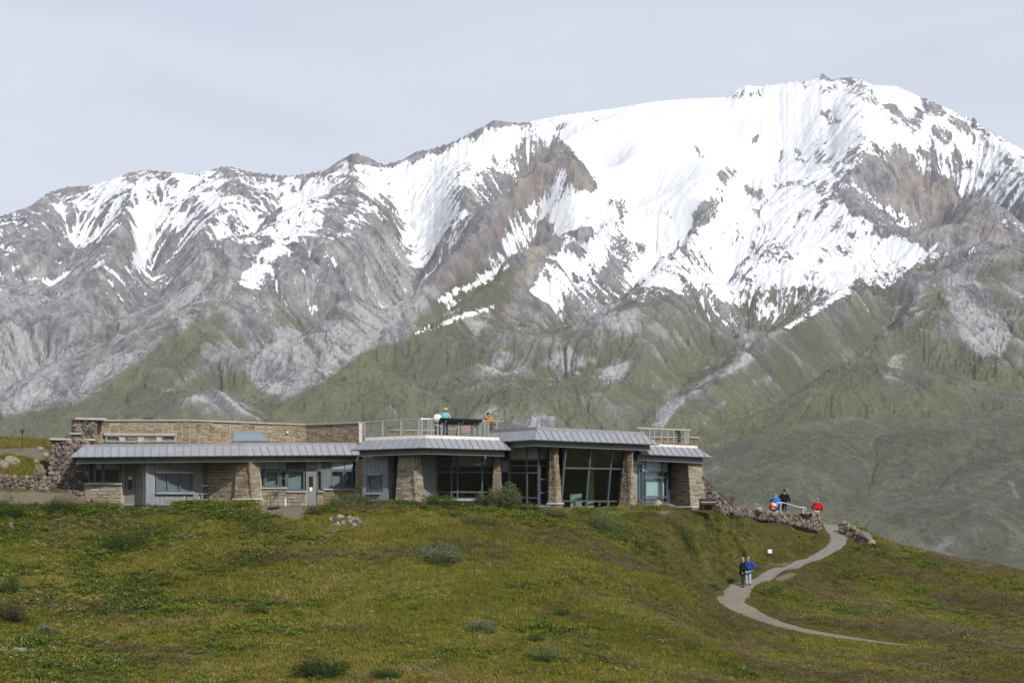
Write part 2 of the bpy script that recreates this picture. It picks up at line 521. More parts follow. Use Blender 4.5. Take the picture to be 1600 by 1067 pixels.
# ------------------------------------------------------------------ what covers the mountain: snow, turf, scree, coloured rock
def stroke_field(strokes, x, y):
    out = np.zeros_like(x)
    for x0, y0, x1, y1, r, k in strokes:
        m = (x > min(x0, x1) - 2.6 * r) & (x < max(x0, x1) + 2.6 * r) & (y > min(y0, y1) - 2.6 * r) & (y < max(y0, y1) + 2.6 * r)
        if not m.any():
            continue
        xx, yy = x[m], y[m]
        dx, dy = x1 - x0, y1 - y0
        L = dx * dx + dy * dy + 1e-6
        t = np.clip(((xx - x0) * dx + (yy - y0) * dy) / L, 0, 1)
        d2 = (xx - x0 - t * dx) ** 2 + (yy - y0 - t * dy) ** 2
        out[m] += k * np.exp(-(d2 / (r * r)) ** 1.5)
    return out
SNOW = [(400,432,462,322,15,.9),(380,442,400,425,9,.6),(340,478,300,500,5,.6),(840,388,690,470,5,.9),(770,478,620,530,4,.9),
 (1125,452,1150,464,11,1.0),(1325,456,1230,512,5,.8),(905,410,850,462,18,.6),(236,375,218,408,12,.9),(620,300,640,330,20,.6),
 (650,350,655,420,10,.6),(260,340,330,360,25,.5),(300,360,400,370,14,.4),(1300,420,1430,395,14,.8),(1200,430,1320,430,14,.8),
 (1000,435,1150,445,10,.4),(1420,340,1350,318,6,.5),(550,420,545,455,3,.8),(520,400,525,415,3,.8),(950,300,880,330,10,.7),(1490,400,1540,385,4,.5),
 # bare patches
 (0,390,60,340,34,-.75),(60,318,132,292,10,-1.0),(120,345,150,330,24,-.45),(205,280,225,272,9,-.7),(240,270,262,274,6,-.8),(150,390,130,410,18,-.5),(190,378,196,392,20,-1.1),
 (90,395,40,420,36,-1.1),(282,388,330,400,42,-1.2),(360,268,440,278,10,-1.2),(350,285,380,300,22,-.8),(300,325,320,345,18,-.4),(250,310,280,320,14,-.4),(470,275,525,258,8,-1.0),(432,315,425,345,9,-1.0),(412,380,350,420,22,-.8),
 (535,243,590,254,7,-1.2),(545,300,520,345,22,-.85),(600,257,660,242,5,-1.1),(608,315,600,350,20,-1.1),(578,372,545,400,26,-1.1),(497,383,440,420,16,-.9),(640,330,625,360,9,-.6),
 (680,232,745,203,6,-1.0),(772,191,812,194,6,-1.0),(770,285,735,308,18,-.85),(790,250,770,262,12,-.6),(866,222,850,250,14,-1.0),(840,250,800,320,34,-1.15),(880,240,925,292,14,-.6),(770,330,700,430,30,-1.0),
 (700,420,640,420,26,-.5),(848,350,800,470,22,-1.3),(790,420,740,455,20,-.9),(925,335,895,430,11,-.6),(972,325,960,440,15,-.7),(1000,390,940,440,14,-.6),(1010,300,1040,345,6,-.4),(1137,268,1122,305,11,-1.2),
 (1102,330,1085,350,12,-1.2),(1060,380,1050,395,9,-.6),(1165,300,1185,306,10,-.9),(1125,310,1100,340,6,-.9),(1195,320,1180,335,5,-.9),(1215,295,1240,288,4,-1),(1205,310,1195,322,4,-1),(872,200,884,196,6,-1.1),(1085,230,1105,245,3,-1.4),(1172,222,1178,218,3.5,-1.5),(1217,240,1216,252,4,-1.2),(1248,238,1250,255,4,-1.2),(1262,250,1262,260,3,-1),(1290,180,1305,192,5,-1.5),(1243,187,1258,190,2.5,-1.2),(1270,222,1290,225,2.5,-1.1),(925,183,930,192,2.5,-1),(968,208,966,216,2.5,-1.1),(1150,206,1156,207,2.5,-1.1),(970,202,972,204,2.5,-1),
 (1146,147,1186,143,8,-1.6),(1198,133,1212,131,2.5,-1.2),(1252,132,1262,128,3,-1.2),(1284,122,1296,121,4,-1.6),(1285,142,1300,138,7,-.9),(1320,130,1362,150,9,-.95),(1365,155,1420,192,8,-.7),(1300,160,1340,170,12,-.3),(1436,185,1440,172,9,-1.1),(1455,165,1470,178,9,-.9),(1465,205,1480,218,7,-1.1),(1490,190,1510,205,9,-.6),(1520,195,1600,280,7,-.5),
 (1280,245,1310,270,12,-.8),(1330,240,1410,250,16,-.9),(1360,270,1460,320,34,-1.0),(1430,270,1560,350,34,-1.0),(1480,340,1600,375,24,-1.2),(1500,245,1600,330,8,-.6),(1460,240,1500,262,10,-.7),
 (1285,298,1340,318,9,-1.1),(1340,325,1400,352,12,-1.2),(1250,290,1290,285,4,-1),(1320,345,1310,360,9,-.9),(1290,310,1270,345,7,-.7),(1380,365,1330,370,6,-.6),(1440,372,1500,380,14,-1.2),(1260,330,1240,350,4,-.7),(1320,400,1350,402,10,-.7),(1260,420,1290,415,8,-.6)]
OCHRE = [(868,228,840,290,26,1.0),(890,235,925,290,14,.9),(830,280,810,330,24,.6),(720,395,690,435,26,.6),(842,372,800,480,16,1.1),(855,345,830,380,18,.5),(1400,270,1530,345,40,.8),(1480,340,1580,375,20,.7),(1440,285,1490,300,18,.6),(540,312,545,330,14,.8),(192,380,196,395,20,.7),(432,318,425,350,9,.9),
 (380,272,440,278,9,.7),(470,275,525,260,8,1.0),(400,400,330,470,16,.7),(330,480,260,510,14,.6),(1487,520,1478,516,13,1.0),(1432,436,1425,432,10,.8),(160,560,150,545,20,.6),(640,330,645,335,7,.8),(1115,735,1105,745,10,.7),(330,612,380,625,8,.5),(1300,245,1330,255,12,.5),(800,480,790,495,8,.7),(140,545,180,560,18,.5),(1138,465,1140,476,5,.8),(270,410,320,400,24,.5)]
RED = [(820,260,790,320,30,.8),(740,350,700,430,30,1.0),(850,260,860,300,22,.5),(608,315,606,350,18,.9),(755,300,740,350,16,.5),(30,370,110,320,40,.35),(350,275,370,295,16,.5),(300,330,330,330,26,.4),(240,330,260,350,24,.3),(120,360,150,380,22,.3),(1300,300,1400,352,10,.5),(430,350,410,370,10,.6),(690,232,745,203,8,.7),(1460,300,1540,330,16,.3)]
SCREE = [(650,400,625,470,34,.9),(590,400,560,470,18,.3),(150,440,50,430,26,.8),(30,535,60,560,36,.9),(110,560,130,590,24,.6),(60,600,160,600,26,.6),(0,620,60,630,24,.8),(200,480,180,500,16,.6),(90,485,100,495,14,.6),(260,440,310,480,30,.4),(340,440,280,510,14,.7),(440,520,400,560,22,.6),(500,560,470,600,24,.7),(560,500,520,560,16,.6),(660,470,560,545,9,.8),
 (960,570,932,605,13,1.1),(720,520,690,560,14,1.0),(900,490,980,500,20,.5),(860,565,900,575,12,.8),(780,570,820,580,18,.6),(1050,620,1030,655,12,1.1),(1100,600,1160,565,6,.9),(1165,548,1300,465,5,.6),(1136,468,1142,500,5,1.0),(830,655,850,662,12,.9),(700,650,730,660,14,.35),(770,635,785,650,9,.8),(1500,440,1540,520,26,1.0),(1585,445,1600,460,14,.8),(1415,560,1395,590,9,.9),(1430,450,1435,480,12,.6),(1290,570,1330,560,12,.4),(1570,745,1600,790,4,.9),(1540,800,1440,855,20,.15),(340,615,425,655,7,1.2),(240,600,320,570,18,.5),(330,560,360,540,14,.5),(60,640,200,590,4,.4),(230,640,270,600,4,.6),(1115,720,1125,735,9,.9),(1180,600,1200,590,8,.6),(1130,630,1100,660,4,.6),(1090,560,1105,575,6,.5),(940,520,1050,520,16,.3),(1280,740,1300,760,6,.4),(1560,560,1600,530,12,.3)]
VEGP = [(450,500,480,530,14,.5),(420,640,700,560,40,.3),(560,440,500,430,20,.2),(780,420,720,470,24,.3),(1160,470,1200,480,20,.3),(1250,600,1500,560,26,.3),(1580,545,1350,645,12,.6),(1100,680,1300,650,12,.4),(1130,760,1330,800,30,.4),(1350,650,1600,640,5,.3),
 (640,430,600,480,46,-.7),(520,560,450,600,40,-.6),(1520,470,1530,520,26,-.8),(60,560,100,600,46,-.6),(1570,760,1500,840,40,-.35),(1280,700,1350,740,30,-.3)]
POLYS = [
 ('scree', .95, [(590,375),(615,370),(640,400),(652,450),(640,485),(600,520),(560,555),(530,580),(500,600),(470,615),(430,630),(455,590),(500,560),(540,520),(565,470),(575,420)]),
 ('scree', .75, [(400,530),(440,510),(480,520),(530,500),(560,520),(530,560),(480,600),(430,625),(400,610),(380,570)]),
 ('scree', .55, [(290,380),(330,385),(370,400),(385,430),(340,470),(300,500),(270,520),(262,480),(285,440),(300,410)]),
 ('ochre', .35, [(290,380),(330,385),(370,400),(385,430),(340,470),(300,500),(270,520),(262,480),(285,440),(300,410)]),
 ('scree', .9, [(-90,500),(20,500),(60,530),(90,570),(120,590),(160,560),(200,555),(240,540),(190,580),(100,625),(0,660),(-90,680)]),
 ('scree', .6, [(-90,430),(60,435),(150,440),(120,470),(60,480),(-90,490)]),
 ('veg', .55, [(-60,690),(0,660),(100,622),(200,578),(300,500),(370,450),(345,520),(300,575),(250,620),(200,660),(100,700),(-60,720)]),
 ('veg', .75, [(430,634),(540,575),(620,525),(660,490),(700,500),(740,520),(720,560),(650,600),(600,640),(560,670),(420,670)]),
 ('green', .7, [(430,634),(540,575),(620,525),(660,490),(690,510),(640,560),(570,600),(500,640),(420,665)]),
 ('veg', .45, [(650,480),(760,420),(830,380),(840,400),(800,470),(780,500),(700,540),(660,500)]),
 ('scree', .85, [(700,490),(760,480),(770,500),(740,530),(715,560),(690,570),(670,580),(700,545),(690,510)]),
 ('scree', 1.0, [(935,570),(965,555),(988,560),(985,580),(960,600),(930,615),(940,595)]),
 ('scree', .9, [(850,560),(880,552),(920,560),(935,570),(900,575),(885,592),(870,590),(860,575)]),
 ('scree', .65, [(770,560),(810,550),(825,575),(810,592),(780,590),(755,580)]),
 ('scree', .6, [(880,490),(920,470),(960,475),(1000,490),(1000,520),(970,530),(930,510),(900,515)]),
 ('scree', 1.0, [(1022,668),(1045,630),(1100,598),(1155,564),(1168,545),(1162,520),(1182,520),(1184,548),(1168,572),(1112,600),(1064,634),(1042,668)]),
 ('scree', .9, [(1485,470),(1520,475),(1545,510),(1580,515),(1565,560),(1570,580),(1530,560),(1505,530)]),
 ('scree', .8, [(1395,560),(1425,540),(1425,560),(1390,600),(1380,590)]),
 ('scree', .9, [(790,648),(830,642),(875,650),(862,672),(820,668),(800,664)]),
 ('scree', .9, [(300,622),(335,608),(350,615),(400,640),(432,662),(415,662),(370,640),(320,628)]),
 ('scree', .7, [(1120,448),(1142,462),(1146,480),(1132,500),(1126,480)]),
 ('scree', .6, [(740,655),(775,640),(792,648),(785,665),(750,668)]),
 ('heath', .75, [(1090,708),(1180,680),(1300,666),(1400,655),(1500,648),(1600,652),(1800,650),(1800,880),(1500,880),(1420,830),(1350,800),(1250,790),(1120,790)]),
 ('heath', .4, [(1440,400),(1380,428),(1320,460),(1250,505),(1180,558),(1280,560),(1380,520),(1430,460)]),
 ('green', .6, [(1100,705),(1180,676),(1300,658),(1360,640),(1440,610),(1520,575),(1600,540),(1600,600),(1500,640),(1400,652),(1300,664),(1180,684)]),
 ('green', .5, [(1040,665),(1110,640),(1180,640),(1200,670),(1100,700),(1060,720)]),
 ('bare', .95, [(1330,330),(1300,290),(1330,262),(1380,258),(1440,264),(1500,300),(1560,345),(1600,375),(1560,388),(1500,378),(1440,368),(1400,340)]),
 ('ochre', .6, [(1380,330),(1370,280),(1440,280),(1500,312),(1560,350),(1600,378),(1560,388),(1500,378),(1440,365)]),
 ('bare', .75, [(862,222),(880,218),(925,275),(930,295),(890,310),(850,330),(815,330),(800,320),(815,270),(840,240)]),
 ('ochre', .8, [(862,222),(880,218),(925,275),(930,295),(890,310),(850,330),(815,330),(800,320),(815,270),(840,240)]),
 ('bare', .8, [(760,350),(790,330),(800,360),(770,400),(730,440),(690,450),(670,440),(700,400)]),
 ('red', .7, [(760,350),(790,330),(800,360),(770,400),(730,440),(690,450),(670,440),(700,400)]),
 ('bare', 1.0, [(850,345),(870,350),(865,380),(830,440),(800,490),(780,495),(800,450),(820,400)]),
 ('ochre', .75, [(850,345),(870,350),(865,380),(830,440),(800,490),(780,495),(800,450),(820,400)]),
 ('bare', .9, [(560,365),(590,350),(625,375),(650,430),(640,470),(560,480),(520,460),(530,410)]),
]
def poly_field(poly, x, y, soft):
    pts = np.array(poly, float)
    lo, hi = pts.min(0) - 3 * soft, pts.max(0) + 3 * soft
    out = np.zeros_like(x)
    m = (x > lo[0]) & (x < hi[0]) & (y > lo[1]) & (y < hi[1])
    if not m.any():
        return out
    xx, yy = x[m], y[m]
    ins, d2 = np.zeros(len(xx), bool), np.full(len(xx), 1e9)
    for (x0, y0), (x1, y1) in zip(pts, np.roll(pts, -1, 0)):
        c = ((y0 > yy) != (y1 > yy)) & (xx < (x1 - x0) * (yy - y0) / (y1 - y0 + 1e-9) + x0)
        ins ^= c
        dx, dy = x1 - x0, y1 - y0
        t_ = np.clip(((xx - x0) * dx + (yy - y0) * dy) / (dx * dx + dy * dy + 1e-9), 0, 1)
        d2 = np.minimum(d2, (xx - x0 - t_ * dx) ** 2 + (yy - y0 - t_ * dy) ** 2)
    d = np.sqrt(d2) * np.where(ins, 1, -1)
    out[m] = sstep(-soft, soft, d)
    return out
conc = np.zeros_like(mz)
def blur(a, n):
    k = np.ones(2 * n + 1) / (2 * n + 1)
    p = np.pad(a, ((n, n), (n, n)), 'edge')
    c = np.cumsum(np.pad(p, ((1, 0), (0, 0))), 0); p = (c[2 * n + 1:] - c[:-2 * n - 1]) / (2 * n + 1)
    c = np.cumsum(np.pad(p, ((0, 0), (1, 0))), 1); return (c[:, 2 * n + 1:] - c[:, :-2 * n - 1]) / (2 * n + 1)
c1 = np.clip((blur(mz, 4) - mz) / 6.0, -1, 1)
c2 = np.clip((blur(mz, 14) - mz) / 22.0, -1, 1)
X_, Y_ = MPXv, MPYv
warp = fbm(mx / 60, my / 60, 4, 0.6, seed=51) * 7
Xs, Ys = X_ + warp, Y_ + fbm(mx / 60 + 40, my / 60, 4, 0.6, seed=52) * 7
sl = np.interp(Xs, [-170,0,90,230,330,400,450,550,620,700,750,800,860,930,1000,1150,1300,1400,1440,1500,1600,1800], [440,425,420,405,380,415,405,385,415,460,452,430,448,452,444,456,446,420,396,374,366,400])
ac_, al_ = mx * .86 - my * .51, mx * .51 + my * .86               # beds and chutes trend down to the left
st = fbm(ac_ / 24, al_ / 90, 4, 0.6, seed=61)
st2 = fbm(ac_ / 10, al_ / 30, 3, 0.6, seed=63)
rough_l = 1 - sstep(500, 950, Xs)
base = np.clip(0.70 - .02 * sstep(560, 900, Xs) + (sl - Ys) / 260, -1.2, 1.05)
lr = sstep(800, 950, Xs)
base = np.where(Ys < sl, np.clip(base + 0.10 * lr, -2, 1.15), 0.60 + (sl - Ys) / 85)
domek = np.clip(mdome * 1.3, 0, 1)
snow = base + stroke_field([q for q in SNOW if q[5] > 0], Xs, Ys) * (1 + .35 * LS2 + .25 * LS1) + stroke_field([q for q in SNOW if q[5] < 0], Xs + 4 * LS3, Ys + 3 * LS2) * np.clip(.85 + .55 * LS1 + .45 * LS2, 0, 2.2) + (1 - domek) * ((0.55 + .3 * rough_l) * c2 + (0.38 + .25 * rough_l) * c1 + (0.62 + .35 * rough_l) * st * (1 - .3 * lr) + 0.30 * st2) + 0.25 * domek
snow = snow + (1 - domek) * (.12 * LS1 + .12 * LS2 + .12 * LS3) + .04 * LS1
snow = np.clip(snow, -1, 2)
vl = np.interp(Xs, [-170,0,150,250,330,450,560,620,660,700,800,900,1100,1300,1440,1600,1800], [640,620,580,570,540,520,520,560,510,460,450,455,445,440,395,395,400])
vn = fbm(mx / 120, my / 220, 5, 0.6, seed=71)
vn2 = fbm((mx * .86 - my * .51) / 30, (mx * .51 + my * .86) / 80, 4, 0.6, seed=72)
veg = np.clip(0.46 + (Ys - vl) / 100, -1, .72 + .25 * sstep(500, 600, Ys)) + 0.6 * vn + 0.3 * vn2 + stroke_field(VEGP, Xs, Ys) + 0.25 * c2 - 0.3 * np.clip(snow - .3, 0, 1)
veg += 0.55 * np.exp(-(((Xs - 170) / 120) ** 2 + ((Ys - 480) / 50) ** 2)) + 0.35 * np.exp(-(((Xs - 760) / 60) ** 2 + ((Ys - 440) / 40) ** 2))
PF = {k_: np.zeros_like(mz) for k_ in ('scree', 'ochre', 'red', 'veg', 'heath', 'green', 'bare')}
for k_, v_, pl_ in POLYS:
    PF[k_] = np.maximum(PF[k_], v_ * poly_field(pl_, Xs + 3 * LS3, Ys + 3 * LS2, 7))
snow = snow - PF['bare'] * (.78 - .32 * LS1 - .22 * LS2)
scr = np.maximum(stroke_field(SCREE, Xs, Ys) * .55, PF['scree'])
scree = np.clip(scr * (0.80 + 0.30 * LS2 + .22 * LS1 + .2 * LS3) + 0.10 * (1 - sstep(430, 620, Ys)) + 0.3 * st * (scr > .1), 0, 1.2)
veg = veg + PF['veg'] - 0.80 * np.clip(scr * (1 + .4 * LS2), 0, 1.1) - 0.4 * stroke_field(OCHRE, Xs, Ys)
ochre = np.maximum(stroke_field(OCHRE, Xs, Ys) * .6, PF['ochre']) * (0.85 + 0.25 * LS2 + .15 * LS1)
HEATH = [(1300,735,1560,750,52,.9),(1420,680,1620,690,34,.7),(1230,705,1320,700,28,.5),(1330,560,1420,540,26,.4),(1250,560,1330,620,22,.35),(700,640,800,620,26,.6),(900,620,960,640,24,.5),(860,540,1000,520,22,.45),(1330,470,1420,440,30,.4),(1570,620,1500,600,20,.4),(230,490,120,470,26,.5),(1080,540,1000,560,20,.4),(300,640,200,650,20,.4),(620,560,700,600,18,.3)]
heath = np.maximum(stroke_field(HEATH, Xs, Ys) * .7, PF['heath']) * (.85 + .5 * vn + .2 * LS2) - PF['green'] * .8 + .28 * fbm(mx / 90 + 9, my / 160, 5, .6, seed=77)
# small ribs of pale scree that break through the turf where the ground bulges
rib = np.clip(-c2 * 1.6 - c1 * .5, 0, 1) * np.clip(fbm(mx / 16, my / 60, 4, .65, seed=78) * 2.6 - .1, 0, 1) * sstep(430, 520, Ys)
scree = np.clip(scree + .45 * rib * (veg > -.2) * (1 - .75 * PF['heath']) - .55 * PF['heath'] * (scr < .5) - .10 * sstep(520, 600, Ys), -.7, 1.3)
red = np.maximum(stroke_field(RED, Xs, Ys) * .6, PF['red']) * (0.85 + 0.4 * vn + .2 * LS2)
veg = veg - .5 * rib + .5 * PF['heath']
co = np.stack([mx, my, mz], -1)
me = grid_mesh('mountain', co)
for nm, a in (('snow', snow), ('veg', veg), ('scree', scree), ('ochre', ochre), ('red', red), ('heath', heath), ('streak', .5 * LS1 + .5 * LS2 + .35 * LS3), ('green', PF['green'] * (.8 + .5 * vn2)), ('hollow', c1 + c2)):
    float_attr(me, nm, a)

t = NT('mountain_ground')
oc = t.coord('Object')
st_v = t.mapping(oc, scale=(0.06, 0.022, 0.03), rot=(0, 0, .54))
fine_v = t.mapping(oc, scale=(0.16, 0.07, 0.10), rot=(0, 0, .54))
n1 = t.noise(st_v, 1.0, 6, 0.62)
n2 = t.noise(fine_v, 1.0, 5, 0.65)
n3 = t.noise(oc, 0.006, 5, 0.62)
n4 = t.noise(t.mapping(oc, scale=(0.42, 0.24, 0.3)), 1.0, 4, 0.7)
rock = t.ramp(t.math('ADD', t.math('MULTIPLY', n1, .6), t.math('MULTIPLY', n2, .4)), [(0.30, (.070, .069, .072)), (0.44, (.155, .152, .156)), (0.55, (.25, .245, .248)), (0.70, (.36, .352, .355))])
a_st = t.attr('streak').outputs['Fac']
rock = t.mix(t.range(a_st, -1.6, 1.6, 0, 1, False), t.mix(1.0, rock, (.62, .61, .62), 'MULTIPLY'), t.mix(1.0, rock, (1.36, 1.35, 1.34), 'MULTIPLY'))
rock = t.mix(t.math('MULTIPLY', t.range(n3, .45, .62), 0.5), rock, t.mix(1.0, rock, (.95, .90, .84), 'MULTIPLY'))
a_sc, a_oc, a_rd, a_vg, a_sn = (t.attr(k).outputs['Fac'] for k in ('scree', 'ochre', 'red', 'veg', 'snow'))
red_c = t.ramp(n1, [(.35, (.095, .070, .062)), (.65, (.23, .165, .142))])
och_c = t.ramp(n1, [(.35, (.17, .135, .10)), (.65, (.34, .275, .21))])
scr_c = t.ramp(t.math('ADD', n2, t.math('MULTIPLY', a_st, .06)), [(.3, (.21, .206, .213)), (.65, (.42, .405, .405))])
veg_c = t.ramp(t.math('ADD', t.math('MULTIPLY', n3, .55), t.math('MULTIPLY', n2, .45)), [(.34, (.082, .078, .062)), (.44, (.096, .096, .060)), (.52, (.102, .110, .048)), (.60, (.130, .130, .074)), (.70, (.18, .170, .125))])
nb = t.math('ADD', t.math('MULTIPLY', t.math('SUBTRACT', n1, .5), 1.6), t.math('MULTIPLY', t.math('SUBTRACT', n2, .5), 1.2))
c = t.mix(t.range(t.math('ADD', a_rd, nb), .1, 1.0, 0, .75), rock, red_c)
c = t.mix(t.range(t.math('ADD', a_oc, nb), .1, 1.1, 0, .75), c, och_c)
scx = t.math('ADD', a_sc, t.math('MULTIPLY', t.math('SUBTRACT', n1, .5), 1.5))
scx = t.math('ADD', scx, t.math('MULTIPLY', t.math('SUBTRACT', n4, .5), 1.1))
c = t.mix(t.range(scx, .22, .95, 0, .9), c, scr_c)
vf = t.math('ADD', a_vg, t.math('MULTIPLY', t.math('SUBTRACT', n2, .5), 1.1))
vf = t.math('ADD', vf, t.math('MULTIPLY', t.math('SUBTRACT', n3, .5), 1.6))
vf = t.math('ADD', vf, t.math('MULTIPLY', t.math('SUBTRACT', n4, .5), .8))
vf = t.math('ADD', vf, t.math('MULTIPLY', t.attr('hollow').outputs['Fac'], .25))
veg_c = t.mix(t.range(a_st, -1.6, 1.6, 0, 1, False), t.mix(1.0, veg_c, (.78, .80, .78), 'MULTIPLY'), t.mix(1.0, veg_c, (1.22, 1.20, 1.22), 'MULTIPLY'))
veg_c = t.mix(t.range(t.attr('green').outputs['Fac'], 0, .9, 0, .7), veg_c, t.ramp(n2, [(.3, (.085, .100, .034)), (.7, (.155, .160, .062))]))
hth = t.ramp(t.math('ADD', n2, t.math('MULTIPLY', a_st, .11)), [(.3, (.046, .047, .028)), (.5, (.070, .071, .042)), (.74, (.125, .116, .088))])
veg_c = t.mix(t.range(t.math('ADD', t.attr('heath').outputs['Fac'], t.math('MULTIPLY', t.math('SUBTRACT', n4, .5), .9)), .1, .8, 0, .85), veg_c, hth)
c = t.mix(t.range(vf, .15, .95, 0, .95), c, veg_c)
sf = t.math('ADD', a_sn, t.math('MULTIPLY', t.math('SUBTRACT', n1, .5), 1.0))
sf = t.math('ADD', sf, t.math('MULTIPLY', t.math('SUBTRACT', n2, .5), 1.3))
sf = t.math('ADD', sf, t.math('MULTIPLY', t.math('SUBTRACT', n4, .5), 1.0))
sfac = t.range(sf, .40, .66)
c = t.mix(sfac, c, (.78, .79, .815))
t.set(color=c, rough=t.math('SUBTRACT', 1.0, t.math('MULTIPLY', sfac, .35)), spec=0.15)
rb = t.math('ADD', t.math('MULTIPLY', n1, 1.0), t.math('MULTIPLY', n2, .5))
t.bump(t.math('MULTIPLY', rb, t.range(sfac, 0, 1, 1.0, .25)), 0.9, 7.0)
mo = link('mountain', me, t.m)
mo['kind'] = 'structure'

# ------------------------------------------------------------------ air between here and the mountain
hv = [(x, y, z) for z in (-75, 1300) for x, y in ((-2100, -420), (2100, -420), (2100, 5500), (-2100, 5500))]
hz_me = new_mesh('haze', hv, [(3, 2, 1, 0), (4, 5, 6, 7), (0, 1, 5, 4), (1, 2, 6, 5), (2, 3, 7, 6), (3, 0, 4, 7)])
hm = bpy.data.materials.new('haze_air')
hm.use_nodes = True
hm.node_tree.nodes.clear()
_o = hm.node_tree.nodes.new('ShaderNodeOutputMaterial')
_v = hm.node_tree.nodes.new('ShaderNodeVolumePrincipled')
_v.inputs['Color'].default_value = (.80, .86, .97, 1)
_v.inputs['Density'].default_value = 5.6e-5
_v.inputs['Anisotropy'].default_value = 0.0
hm.node_tree.links.new(_v.outputs['Volume'], _o.inputs['Volume'])
hzo = link('haze', hz_me, hm)
hzo['kind'] = 'stuff'
# ------------------------------------------------------------------ the near hillside the building stands on
G = []
def gpt(px, py, Y):
    G.append(P(px, py, Y))
for px in (-350, -150, 0, 150, 300, 450, 600, 750, 900, 1050):
    b = {0: 786, 150: 789, 300: 785, 450: 793, 600: 785, 750: 793, 900: 797, 1050: 797}.get(px, 790)
    yb = {900: 119.5, 1050: 122.5}.get(px, 117.6)
    gpt(px, b, yb)
    gpt(px, b + 22, yb - 2.6)
    for f in (.33, .66, 1.0, 1.25):
        py = b + 22 + (1067 - b - 22) * f
        gpt(px, py, (yb - 2.6) + (84 - yb + 2.6) * f ** 0.97)
for p in [(1130,797,127),(1180,807,131.2),(1180,830,129),(1232,816,133.8),(1232,840,131.8),(1282,828,136.4),(1300,816,141),(1312,850,134.5),(1265,868,131),(1225,884,127.8),(1185,905,123.2),(1140,932,118.5),(1175,958,114.5),(1280,985,111),(1440,1010,107),(1600,1036,104),
          (1100,812,124.3),(1100,840,121.6),(1100,870,119),(1100,900,116.5),(1100,930,113.5),(1100,1000,104),(1150,1067,92),(1300,1067,96),(1450,1067,98.5),(1600,1075,99),(1750,1090,99),
          (1322,838,138.6),(1340,840,140.3),(1355,846,141.2),(1372,852,142.2),(1420,861,143.5),(1500,879,144),(1600,900,144.5),(1700,920,144.5),(1850,945,144),
          (1330,890,131),(1400,920,126),(1500,950,122),(1600,975,120),(1750,1000,119),(1280,920,124),(1250,950,118)]:
    gpt(*p)
for p in [(-60,60,-12.2),(-30,60,-12.3),(0,60,-12.4),(30,60,-12.6),(60,62,-13),(-60,30,-8.5),(0,30,-8.0),(60,30,-8.5),(-60,0,-1.9),(0,0,-1.75),(60,0,-1.9),(0,-40,3.0),(-70,-40,4),(70,-40,2),(0,-120,22),(-100,-120,24),(100,-120,20),(-140,-320,92),(0,-330,98),(140,-320,90),
          # plateau under and behind the building, then away into the valley
          (-25,120.2,.03),(-20,120.2,.03),(-14,120.2,.0),(-8,120.2,-.1),(-2,120.6,-.12),(-25,122,.0),(-20,122,.0),(-14,122,-.05),(-8,122,-.25),(3,122,-.3),(7,125,-.35),(11,127.5,-.3),(-25,128,-.3),(-16,128,-.3),(-8,128,-.3),(0,128,-.4),(8,131,-.5),(14,133,-.6),(17,135.6,-.74),(20,138.6,-.9),(22.5,141.5,-1.2),
          (-25,150,-2),(-8,150,-3),(8,152,-5),(24,155,-5),(36,162,-9),(50,163,-13),(70,165,-16),
          # upper ground beside the building on the left
          (-29.6,119.3,1.62),(-33,119.3,1.75),(-45,119.3,1.8),(-29.8,122.5,2.75),(-34,123.5,2.75),(-45,124,2.9),(-30,127.5,3.75),(-35,128,3.3),(-45,128,3.4),(-31,134,4.1),(-38,134,4.15),(-50,135,4.2),(-32,141,4.45),(-42,142,4.8),(-55,142,5.0),(-70,145,5),(-32,152,2),(-50,156,1),(-75,160,0)]:
    G.append(np.array(p, float))
for x in range(-210, 220, 30):
    G.append(np.array((x, 200.0, -32.0)))
    G.append(np.array((x, 250.0, -44.0)))
G = np.array(G)
_gw = rbf_fit(G[:, :2] / 10, G[:, 2], 0.02)
def spaced(*segs):
    return np.concatenate([np.arange(a, b, s) for a, b, s in segs])
GXs = spaced((-230, -90, 7.0), (-90, -44, 2.0), (-44, 50, 0.42), (50, 92, 2.0), (92, 232, 7.0))
GYs = spaced((-330, -44, 11.0), (-44, 78, 3.0), (78, 149, 0.42), (149, 252, 3.0))
ggx, ggy = np.meshgrid(GXs, GYs)
gz = rbf_eval(G[:, :2] / 10, _gw, ggx / 10, ggy / 10)
_open = 1 - sstep(113.5, 116.5, ggy + 0 * ggx) * (1 - sstep(13, 20, ggx))              # bumps fade out next to the building
BUMP = _open * (0.34 * fbm(ggx / 9, ggy / 11, 3, 0.5, seed=81) + 0.10 * fbm(ggx / 2.2, ggy / 2.6, 3, 0.5, seed=82)) + 0.03 * fbm(ggx / .9, ggy / .9, 2, seed=83)
def bilin(a, x, y):
    ix = np.clip(np.searchsorted(GXs, x) - 1, 0, len(GXs) - 2)
    iy = np.clip(np.searchsorted(GYs, y) - 1, 0, len(GYs) - 2)
    fx = np.clip((x - GXs[ix]) / (GXs[ix + 1] - GXs[ix]), 0, 1)
    fy = np.clip((y - GYs[iy]) / (GYs[iy + 1] - GYs[iy]), 0, 1)
    return (a[iy, ix] * (1 - fx) + a[iy, ix + 1] * fx) * (1 - fy) + (a[iy + 1, ix] * (1 - fx) + a[iy + 1, ix + 1] * fx) * fy
def ground(x, y):
    return float(bilin(gz, np.array([x]), np.array([y]))[0])
